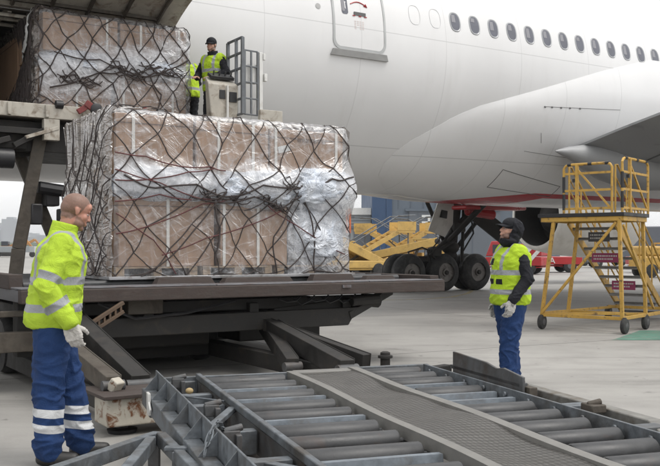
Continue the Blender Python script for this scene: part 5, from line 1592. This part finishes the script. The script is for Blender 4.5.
# gates on the platform
def gate(a, b, h, mb):
    a, b = V((*a, PH)), V((*b, PH)); d = b-a; up = V((0, 0, 1))
    r = .07
    path = [a, a+up*(h-r), a+up*(h-r*.3)+d*.04, a+up*h+d*.1, b+up*h-d*.1, b+up*(h-r*.3)-d*.04, b+up*(h-r), b]
    mb.tube(path, .024, 8)
    for z in (.10, .42, .72): mb.bar(a+up*z, b+up*z, .025, .04)
    c = a+d*.28; mb.bar(c, c+up*h, .05, .05, (1, 0, 0)); mb.bar(a+d*.3+up*(h-.1), b-d*.05+up*.12, .03, .03)
    for t in (.35, .47, .59, .71, .83): mb.bar(a+d*t+up*.02, a+d*t+up*.10, .02, .02, (1, 0, 0))
for a, b, h in (((.42, .0), (1.30, .0), .88), ((PW, .0), (PW+.0, PD+.12), .96), ((.02, PD), (.02, .25), .90)):
    if a[0] == .02: continue
    mb = MB(); gate(a, b, h, mb); gt = mb.build('guard_gate', m_yellow, stair)
    mb = MB(); A_, B_ = V((*a, PH)), V((*b, PH)); d = B_-A_
    for t, z in ((.12, h), (.55, h), (.9, h), (0.0, h*.6), (0, h*.25)):
      mb = MB(); mb.tube([A_+d*(t-.04)+V((0, 0, z)), A_+d*(t+.04)+V((0, 0, z))] if z == h else [A_+V((0, 0, z-.14)), A_+V((0, 0, z+.14))], .028, 8); mb.build('rubber_sleeve', m_blackp, gt)
    mb = MB(); mb.box(A_+d*.22+V((0, 0, h*.68)), (.05, .05, .06)); mb.build('gate_latch', m_blackp, gt)
mb = MB()
for x in (x0, x1):
    mb.tube([(x, PD, PH), (x, PD, PH+.95), (x, PD+.1, PH+.95), (x, PD+R_-.2, .12+.98), (x, PD+R_-.1, .15)], .02, 8)
    mb.tube([(x, PD+.02, PH+.5), (x, PD+R_-.15, .65)], .016, 8)
    mb.tube([(x, PD+.02, PH+.72), (x, PD+R_-.15, .85)], .014, 8)
    for t in (.2, .45, .7): mb.tube([(x, PD+R_*t, PH-(PH)*t), (x, PD+R_*t, PH+.95-(PH-.1)*t)], .016, 8)
mb.build('handrail', m_yellow, stair)

# ------------------------------------------------------------------ things far behind
def belt_loader(loc, rz, label, up=20, L_=6.0, sc=1., cab=True):
    fr = Matrix.Translation(V(loc)) @ Matrix.Rotation(rz, 4, 'Z')
    t = thing('belt_loader', label, 'belt loader', fr, (0, 0, 0), 'yellow belt loaders parked by the hangar')
    mb = MB(); mb.span((-1.8, -.8, .45), (1.8, .8, .85)); mb.span((-1.7, -.75, .35), (1.7, .75, .45)); mb.span((-.5, .25, .85), (.8, .8, 1.2)); mb.build('chassis', m_yellow2, t, bevel=.05)
    for x in (-1.15, 1.15):
        for y in (-.72, .72):
            mb = MB(); mb.lathe((x, y-.13, .36), (0, 1, 0), [(0, .22), (.02, .34), (.06, .36), (.2, .36), (.24, .34), (.26, .22)], 20); mb.build('wheel', m_rubber, t)
    a = R(up); d = V((math.cos(a), 0, math.sin(a))); c = V((0, -.25, 1.35))
    mb = MB(); p, q = c-d*L_*.45, c+d*L_*.55
    mb.bar(p, q, .9, .30); mb.bar(p+V((0, -.5, .0)), q+V((0, -.5, 0)), .08, .42); mb.bar(p+V((0, .5, .0)), q+V((0, .5, 0)), .08, .42)
    bo = mb.build('conveyor_boom', m_yellow2, t, bevel=.02)
    mb = MB(); mb.bar(p+V((0, 0, .17)), q+V((0, 0, .17)), .8, .03); mb.build('belt', m_rubber, bo)
    mb = MB(); mb.tube([q+V((0, -.55, .0)), q+V((0, .55, .0))], .16, 12); mb.build('boom_bumper', m_blackp, bo)
    mb = MB(); mb.bar(c+V((.9, -.25, -.8)), c+d*1.3, .08, .12); mb.bar(c+V((-.9, -.25, -.8)), c+d*.4, .08, .12); mb.build('lift_strut', m_khaki, t)
    if cab:
        mb = MB(); 
        for x, y in ((.85, .2), (.85, .8), (1.7, .2), (1.7, .8)): mb.bar((x, y, .85), (x, y, 1.95), .06, .06, (1, 0, 0))
        mb.span((.8, .15, 1.95), (1.75, .85, 2.03)); mb.span((.85, .25, .85), (1.3, .75, 1.25)); mb.build('cab_frame', m_yellow2, t, bevel=.01)
    return t
def steps_(loc, rz, label):
    fr = Matrix.Translation(V(loc)) @ Matrix.Rotation(rz, 4, 'Z')
    t = thing('passenger_stair', label, 'mobile stair', fr, (0, 0, 0), 'yellow stairs and loaders parked by the hangar')
    mb = MB(); mb.span((-2.2, -.8, .4), (2.2, .8, .8)); mb.build('chassis', m_yellow2, t, bevel=.04)
    for x in (-1.5, 1.4):
        for y in (-.72, .72):
            mb = MB(); mb.lathe((x, y-.13, .36), (0, 1, 0), [(0, .22), (.02, .34), (.06, .36), (.2, .36), (.24, .34), (.26, .22)], 20); mb.build('wheel', m_rubber, t)
    mb = MB()
    for y in (-.75, .75): mb.bar((-2.4, y, .5), (1.2, y, 2.5), .06, .28)
    for k in range(10): mb.span((-2.3+k*.36, -.72, .62+k*.2), (-2.0+k*.36, .72, .66+k*.2))
    mb.span((1.1, -.8, 2.45), (2.3, .8, 2.6)); mb.build('flight', m_yellow2, t)
    mb = MB(); mb.span((1.15, -.82, 2.6), (2.35, -.78, 3.15)); mb.build('side_screen', m_yellow2, t); mb = MB(); mb.span((1.15, .78, 2.6), (2.35, .82, 3.15)); mb.build('side_screen', m_yellow2, t); mb = MB(); mb.span((2.31, -.78, 2.6), (2.35, -.2, 3.1)); mb.build('end_screen', m_yellow2, t)
    mb = MB()
    for y in (-.78, .78): mb.tube([(-2.4, y, 1.4), (1.2, y, 3.5), (2.3, y, 3.55)], .04, 6)
    for x in (-1.2, 0, 1.9):
        mb.bar((max(x, .2), -.6, .8), (x, -.6, 2.0 if x < 1 else 2.5), .07, .07, (1, 0, 0))
    mb.build('handrail', m_galv, t)
    return t
g0 = lambda px, Y: V(((px-330)/F*Y, Y, 0))
belt_loader(g0(352, 47), R(28), 'belt loader nearest the netted load with its boom lowered to the left', -24, 5.2, cab=False)
steps_(g0(376, 56), R(15), 'yellow stair unit left of the others, behind the lowered boom')
steps_(g0(391, 60), R(165), 'yellow stair unit in the middle of the group with a pale top screen')
steps_(g0(405, 58), R(8), 'yellow stair unit just left of the hangar numeral')
steps_(g0(426, 62), R(170), 'yellow stair unit sloping down right behind the wheels')
belt_loader(g0(398, 50), R(-20), 'low belt loader in front of the yellow stairs', 12, 4.5)
belt_loader(g0(362, 66), R(200), 'far belt loader with a raised boom near the grey hangar', 26, 6)
mb = MB(); q0 = g0(365, 36); mb.bar(q0+V((-1.6, 0, .22)), q0+V((1.6, .6, .22)), 1.2, .24); mb.bar(q0+V((-1.7, 0, .36)), q0+V((1.7, .6, .36)), .2, .08)
o = mb.build('dark_dolly', m_grime, frame=ID, bevel=.03); tag(o, 'low dark baggage dolly lying in front of the yellow loaders', 'dolly')

# hangars
m_hblue = M('blue_grey_cladding', (.10, .125, .155), .6, .1, .06, .3, .1, 3); m_hdark = M('deep_blue_panel', (.02, .055, .125), .6, 0, .06, .3, .1, 3)
m_hgrey = M('pale_grey_cladding', (.27, .29, .30), .6, .1, .06, .3, .1, 3); m_hdoor = M('hangar_door_grey', (.11, .125, .145), .6, .1, .08, .3, .1, 3)
m_orange = M('orange_sign_panel', (.55, .13, .04), .6)
def bp(px, Y, z): return V(((px-330)/F*Y, Y, z))
hg = thing('hangar', 'blue grey maintenance hangar with tall doors and a numeral two behind the landing gear', 'hangar', ID, (13, 125, 0))
Y0 = 118
def blk(a, b, z0, z1, y0, y1, nm, mat, par, bev=0):
    mb = MB(); x0_ = (a-330)/F*Y0; x1_ = (b-330)/F*Y0; mb.span((x0_, y0, z0), (x1_, y1, z1)); return mb.build(nm, mat, par, bevel=bev)
wl_ = blk(386, 560, 0, 13, Y0, Y0+40, 'wall', m_hblue, hg)
blk(372, 386, 0, 13, Y0-.2, Y0+40, 'blue_panel', m_hdark, hg)
blk(386.2, 392, 0, 9.5, Y0-.25, Y0-.0, 'blue_panel', m_hdark, hg)
blk(409, 445, 0, 6.4, Y0-.3, Y0-.05, 'hangar_door', m_hdoor, hg); blk(448, 500, 0, 6.4, Y0-.3, Y0-.05, 'hangar_door', m_hdoor, hg)
for px in (418, 427, 436, 460, 472): blk(px, px+.5, 0, 6.4, Y0-.36, Y0-.31, 'door_rib', m_hblue, hg)
blk(405, 500, 6.4, 6.7, Y0-.5, Y0-.02, 'door_lintel', m_hblue, hg)
def digit2(x, z, h, y):
    w = h*.55; s = h*.16; mb = MB()
    for (a, b, c, d) in ((0, h-s, w, h), (w-s, h*.5, w, h-s), (0, h*.42, w, h*.42+s), (0, s, s, h*.42), (0, 0, w, s)): mb.span((x+a, y-.03, z+b), (x+c, y, z+d))
    return mb
digit2((421.5-330)/F*Y0, 3.9, 2.0, Y0-.37).build('door_number', m_label, hg)
for k in range(14): blk(386+k*12.4, 386.6+k*12.4, 6.8, 13, Y0-.08, Y0, 'cladding_rib', m_hblue, hg)
h2 = thing('hangar', 'pale grey low building left of the blue hangar, partly behind the netted load', 'building', ID, (2, 125, 0))
blk(300, 371.5, 0, 6.0, Y0+2, Y0+30, 'wall', m_hgrey, h2); blk(300, 371.5, 6.0, 6.9, Y0+1.4, Y0+30, 'roof_fascia', m_white, h2)
blk(346, 371.5, 4.2, 4.5, Y0+1.6, Y0+1.98, 'canopy', m_hblue, h2); blk(354, 371, 0, 3.9, Y0+1.85, Y0+1.98, 'door_opening', m_hdoor, h2)
for z in (4.8, 5.2, 5.6): blk(346, 371, z, z+.05, Y0+1.9, Y0+1.99, 'cladding_line', m_hblue, h2)
mb = MB(); mb.span(bp(346, 110, 3.4), bp(351, 110, 6.4)+V((0, .3, 0))); o = mb.build('orange_sign', m_orange, frame=ID); tag(o, 'orange sign board showing beside the right edge of the netted load', 'sign')
mb = MB(); 
for z in (0,): mb.tube([bp(348.5, 110.15, 0)*1, bp(348.5, 110.15, 3.4)], .15, 8)
pp = mb.build('sign_post', m_galv, o)

# red apron vehicles behind the gear and under the engine
def tug(loc, rz, L_, label, name='red_truck', cab=True):
    fr = Matrix.Translation(V(loc)) @ Matrix.Rotation(rz, 4, 'Z')
    t = thing(name, label, 'truck', fr, (0, 0, 0))
    mb = MB(); mb.span((-L_/2, -1, .5), (L_/2, 1, .98)); mb.span((-L_/2+.1, -.9, .38), (L_/2-.1, .9, .45))
    mb.build('body', m_red, t, bevel=.06)
    for x in (-L_/2+.75, L_/2-.75):
        for y in (-.85, .85):
            mb = MB(); mb.lathe((x, y-.14, .42), (0, 1, 0), [(0, .28), (.02, .4), (.06, .42), (.22, .42), (.26, .4), (.28, .28)], 24); w = mb.build('wheel', m_rubber, t)
            mb = MB(); mb.lathe((x, y-.145, .42), (0, 1, 0), [(0, .14), (.01, .2), (.28, .2), (.29, .14)], 16); mb.build('rim', m_grey_rail, w)
    # lettering, illegible in the photo except for repeated slanted capitals like A
    mb = MB()
    for k in range(3):
        x = -.3+k*.42; y = -1.012
        for a, b in (((x, .58), (x+.16, .92)), ((x+.16, .92), (x+.32, .58)), ((x+.08, .70), (x+.24, .70))): mb.bar((a[0], y, a[1]), (b[0], y, b[1]), .02, .055, (0, 0, 1))
    mb.build('side_lettering', m_label, t)
    if cab:
        mb = MB(); mb.hexa([V(p) for p in ((-L_/2, -.95, 1.05), (-L_/2+1.4, -.95, 1.05), (-L_/2+1.4, .95, 1.05), (-L_/2, .95, 1.05), (-L_/2+.3, -.85, 1.9), (-L_/2+1.3, -.85, 1.9), (-L_/2+1.3, .85, 1.9), (-L_/2+.3, .85, 1.9))])
        cb = mb.build('cab', m_red if name == 'red_tug' else m_white, t, bevel=.05)
        mb = MB(); mb.span((-L_/2+.42, -.97, 1.2), (-L_/2+1.2, -.90, 1.7)); mb.build('side_window', m_glass, cb)
    return t
tug(g0(536, 56), R(4), 5.2, 'low red apron truck with white lettering under the engine', cab=False)
rv = tug(g0(517, 52), R(-25), 3.2, 'red and white apron tug beside the dark landing gear', 'red_tug')
mb = MB()
mb.bar((.0, -1.02, .5), (1.0, -1.02, 1.6), .03, .35); mb.bar((.7, -1.02, .5), (1.5, -1.02, 1.4), .03, .2)
mb.build('white_stripe', m_white, rv)
mb = MB(); mb.span((.2, -1, 1.05), (1.6, 1, 1.75)); mb.build('hood', m_red, rv, bevel=.05)
mb = MB(); mb.span((.25, -1.015, 1.1), (1.55, 1.01, 1.45)); mb.build('red_band', m_red, rv, bevel=.02)
# grey van and yellow tractor at the right, seen through the stair
def van(loc, rz, label, mat, name='service_van', h=2.3, L_=5.2):
    fr = Matrix.Translation(V(loc)) @ Matrix.Rotation(rz, 4, 'Z')
    t = thing(name, label, 'van', fr, (0, 0, 0))
    mb = MB(); mb.prism([(-L_/2, -.95, .4), (L_/2-.1, -.95, .4), (L_/2, -.95, .95), (L_/2-.8, -.95, 1.2), (L_/2-1.5, -.95, h-.1), (L_/2-1.8, -.95, h), (-L_/2+.1, -.95, h)], (0, 1.9, 0)); bd = mb.build('body', mat, t, bevel=.08)
    mb = MB(); mb.prism([(L_/2-2.4, -.965, 1.3), (L_/2-1.0, -.965, 1.3), (L_/2-1.5, -.965, h-.35), (L_/2-2.4, -.965, h-.35)], (0, .02, 0)); mb.build('side_window', m_glass, bd)
    mb = MB(); mb.prism([(L_/2-.85, -.8, 1.25), (L_/2-.85, .8, 1.25), (L_/2-1.45, .75, h-.2), (L_/2-1.45, -.75, h-.2)], (.04, 0, .02)); mb.build('windscreen', m_glass, bd)
    for x in (-L_/2+1, L_/2-1):
        for y in (-.85, .85):
            mb = MB(); mb.lathe((x, y-.12, .36), (0, 1, 0), [(0, .24), (.02, .34), (.05, .36), (.19, .36), (.22, .34), (.24, .24)], 24); w = mb.build('wheel', m_rubber, t)
            mb = MB(); mb.lathe((x, y-.125, .36), (0, 1, 0), [(0, .1), (.01, .18), (.24, .18), (.25, .1)], 16); mb.build('rim', m_galv, w)
    return t
m_vgrey = M('van_grey_paint', (.10, .11, .13), .4, 0, .05, 1, .02, 10)
van(g0(628, 70), R(176), 'dark grey box van seen between the stair treads', m_vgrey, h=3.2, L_=7)
van(g0(600, 78), R(180), 'white van parked beyond the engine, one wheel showing', m_white)
tug(g0(668, 55), R(178), 4.6, 'red flatbed truck at the right edge behind the stair', cab=False)
mb = MB()
tt = thing('yellow_tractor', 'bright yellow tow tractor at the right edge of the apron', 'tractor', Matrix.Translation(g0(662, 46)) @ Matrix.Rotation(R(10), 4, 'Z'), (0, 0, 0))
mb.span((-1.5, -.7, .45), (1.5, .7, 1.1)); mb.span((-1.4, -.65, 1.1), (-.2, .65, 1.6)); mb.build('body', m_yellow, tt, bevel=.1)
mb = MB(); mb.span((-.1, -.6, 1.7), (1.2, .6, 1.78))
for x, y in ((-.05, -.55), (-.05, .55), (1.15, -.55), (1.15, .55)): mb.bar((x, y, 1.1), (x, y, 1.7), .06, .06, (1, 0, 0))
mb.build('canopy', m_yellow, tt)
for x in (-.95, .95):
    for y in (-.6, .6):
        mb = MB(); mb.lathe((x, y-.12, .36), (0, 1, 0), [(0, .24), (.02, .34), (.05, .36), (.19, .36), (.22, .34), (.24, .24)], 24); mb.build('wheel', m_rubber, tt)
# far left: orange plant, trailers and the skyline
m_orp = M('orange_plant_paint', (.42, .20, .06), .6, 0, .2, 1, .1, 10, dirt=(.3, .2, .1), dscale=.6)
def excav(px, Y, s, label):
    t = thing('yellow_excavator', label, 'excavator', Matrix.Translation(g0(px, Y)) @ Matrix.Scale(s, 4), (0, 0, 0), 'orange plant machines far off at the left')
    mb = MB(); mb.span((-2, -1.2, .1), (2, 1.2, .9)); mb.build('track', m_grime, t, bevel=.2)
    mb = MB(); mb.span((-2, -1.2, 1), (1.6, 1.2, 2.0)); bd = mb.build('body', m_orp, t, bevel=.1)
    mb = MB(); mb.span((.2, -1.1, 2.0), (1.5, 0, 2.9)); mb.build('cab', m_glass, bd, bevel=.08)
    mb = MB(); mb.bar((1.2, .4, 1.8), (4.2, .4, 3.4), .4, .5); mb.bar((4.2, .4, 3.4), (6.0, .4, 1.2), .3, .4); mb.bar((6, .4, 1.3), (5.2, .4, .7), .8, .5); mb.build('boom', m_orp, bd, bevel=.05)
excav(2, 170, 1.0, 'orange excavator left of the man, boom lifted'); excav(14, 185, 1.0, 'orange excavator standing behind the first at far left')
for i, (px, Y, L_, lab) in enumerate(((-4, 150, 12, 'long grey trailer far left below the orange machines'), (17, 160, 9, 'short white trailer far left beside the man'))):
    t = thing('trailer', lab, 'trailer', Matrix.Translation(g0(px, Y)), (0, 0, 0))
    mb = MB(); mb.span((-L_/2, -1.2, .9), (L_/2, 1.2, 1.9)); mb.build('body', m_hgrey if i == 0 else m_white, t, bevel=.05)
    for x in (-L_/2+1.5, L_/2-1.5):
        mb = MB(); mb.lathe((x, -1.1, .5), (0, 1, 0), [(0, .3), (.05, .5), (.3, .5), (.35, .3)], 16); mb.build('wheel', m_rubber, t)
m_city = M('far_facade', (.30, .32, .34), .7, 0, .1, .05, 0, 1)
rn = random.Random(4)
for i, (px, w, h) in enumerate(((-18, 60, 22), (-9, 40, 30), (-1, 26, 42), (4, 30, 30), (9, 22, 46), (14, 34, 26), (20, 28, 34), (25, 40, 22), (33, 30, 28), (44, 60, 20), (330, 60, 16))):
    Y = 1500+rn.uniform(-200, 300); x = (px-330)/F*Y
    t = thing('tower_block', ['distant pale tower block at the far left edge', 'far wide tower block second from left', 'slim pale tower on the skyline above the excavator', 'low block right of the slim tower', 'tallest far tower left of the man', 'broad low block just beyond the tallest tower', 'far block by the man\'s shoulder', 'low far block behind the man', 'far block hidden partly by the man', 'wide far block behind the load', 'far block behind the netted load'][i], 'tower block', ID, (x, Y, 0), None)
    mb = MB(); mb.span((x-w/2, Y, 0), (x+w/2, Y+30, h)); mb.build('wall', m_city, t)
    mb = MB(); mb.span((x-w/4, Y+5, h), (x+w/5, Y+20, h+3)); mb.build('roof', m_city, t)
m_tree = M('far_tree_foliage', (.05, .075, .04), .9, 0, .3, .1, 0, 1)
mb = MB(); rn = random.Random(9)
for k in range(260):
    x = rn.uniform(-700, 100); Y = rn.uniform(900, 1100); h = rn.uniform(3, 7)
    mb.ell((x, Y, h*.5), (rn.uniform(6, 14), 6, h*.9), seg=7, rings=5)
tag(mb.build('far_wood', m_tree, frame=ID), 'low line of distant trees along the horizon', 'wood', kind='stuff')

# ------------------------------------------------------------------ air
mb = MB(); mb.span((-3050, -550, -1), (3050, 4050, 60))
hm_ = bpy.data.materials.new('pale_haze'); hm_.use_nodes = True; ht = hm_.node_tree
ht.nodes.remove(ht.nodes['Principled BSDF']); pv = ht.nodes.new('ShaderNodeVolumePrincipled'); pv.inputs['Color'].default_value = (.93, .95, .98, 1); pv.inputs['Density'].default_value = .0003; pv.inputs['Anisotropy'].default_value = .2
ht.links.new(pv.outputs[0], ht.nodes['Material Output'].inputs['Volume'])
tag(mb.build('haze', hm_, base=(0, 0, -1), smooth=0), kind='stuff')

# ------------------------------------------------------------------ camera, light, render
cam = bpy.data.cameras.new('camera'); co = bpy.data.objects.new('camera', cam); COL.objects.link(co); scene.camera = co
co.location = (0, 0, EYE); co.rotation_euler = (R(90), 0, 0)
cam.sensor_width = 36; cam.lens = F/660*36; cam.shift_y = (HOR-233)/660; cam.clip_end = 8000; cam.clip_start = .05

w = bpy.data.worlds.new('World'); scene.world = w; w.use_nodes = True
nt = w.node_tree; bg = nt.nodes['Background']
sky = nt.nodes.new('ShaderNodeTexSky'); sky.sky_type = 'NISHITA'; sky.sun_disc = False
SUN_EL, SUN_AZ = 62, 110        # azimuth, clockwise from +Y: behind and a little left of the camera
sky.sun_elevation = R(SUN_EL); sky.sun_rotation = R(SUN_AZ); sky.air_density = 1.2; sky.dust_density = 6; sky.ozone_density = .6
hs = nt.nodes.new('ShaderNodeHueSaturation'); hs.inputs['Saturation'].default_value = .22
nt.links.new(sky.outputs[0], hs.inputs['Color']); cn = nt.nodes.new('ShaderNodeTexNoise'); cn.inputs['Scale'].default_value = 2.2; cn.inputs['Detail'].default_value = 5
cm = nt.nodes.new('ShaderNodeMapRange'); cm.inputs['From Min'].default_value = .3; cm.inputs['From Max'].default_value = .7; cm.inputs['To Min'].default_value = .55; cm.inputs['To Max'].default_value = .85
tcw = nt.nodes.new('ShaderNodeTexCoord'); mpw = nt.nodes.new('ShaderNodeMapping'); mpw.inputs['Scale'].default_value = (1, 1, 3)
nt.links.new(tcw.outputs['Generated'], mpw.inputs['Vector']); nt.links.new(mpw.outputs[0], cn.inputs['Vector'])
nt.links.new(cn.outputs['Fac'], cm.inputs['Value'])
mxw = nt.nodes.new('ShaderNodeMix'); mxw.data_type = 'RGBA'; nt.links.new(cm.outputs[0], mxw.inputs['Factor']); nt.links.new(hs.outputs[0], mxw.inputs[6]); mxw.inputs[7].default_value = (6.9, 6.9, 6.9, 1)
nt.links.new(mxw.outputs[2], bg.inputs['Color']); bg.inputs['Strength'].default_value = .15
sl = bpy.data.lights.new('sun', 'SUN'); sl.energy = 1.0; sl.angle = R(28); sl.color = (1, .96, .90)
so = bpy.data.objects.new('sun', sl); COL.objects.link(so)
a, e = R(SUN_AZ), R(SUN_EL)
d = V((math.sin(a)*math.cos(e), math.cos(a)*math.cos(e), math.sin(e)))
so.rotation_euler = d.to_track_quat('Z', 'Y').to_euler(); so.location = d*50
scene.view_settings.view_transform = 'Standard'; scene.view_settings.look = 'None'; scene.view_settings.gamma = 1
scene.view_settings.exposure = .47
scene.render.engine = 'CYCLES'
cy = scene.cycles
cy.use_denoising = True; cy.transparent_max_bounces = 16; cy.max_bounces = 8
cy.sample_clamp_indirect = 6
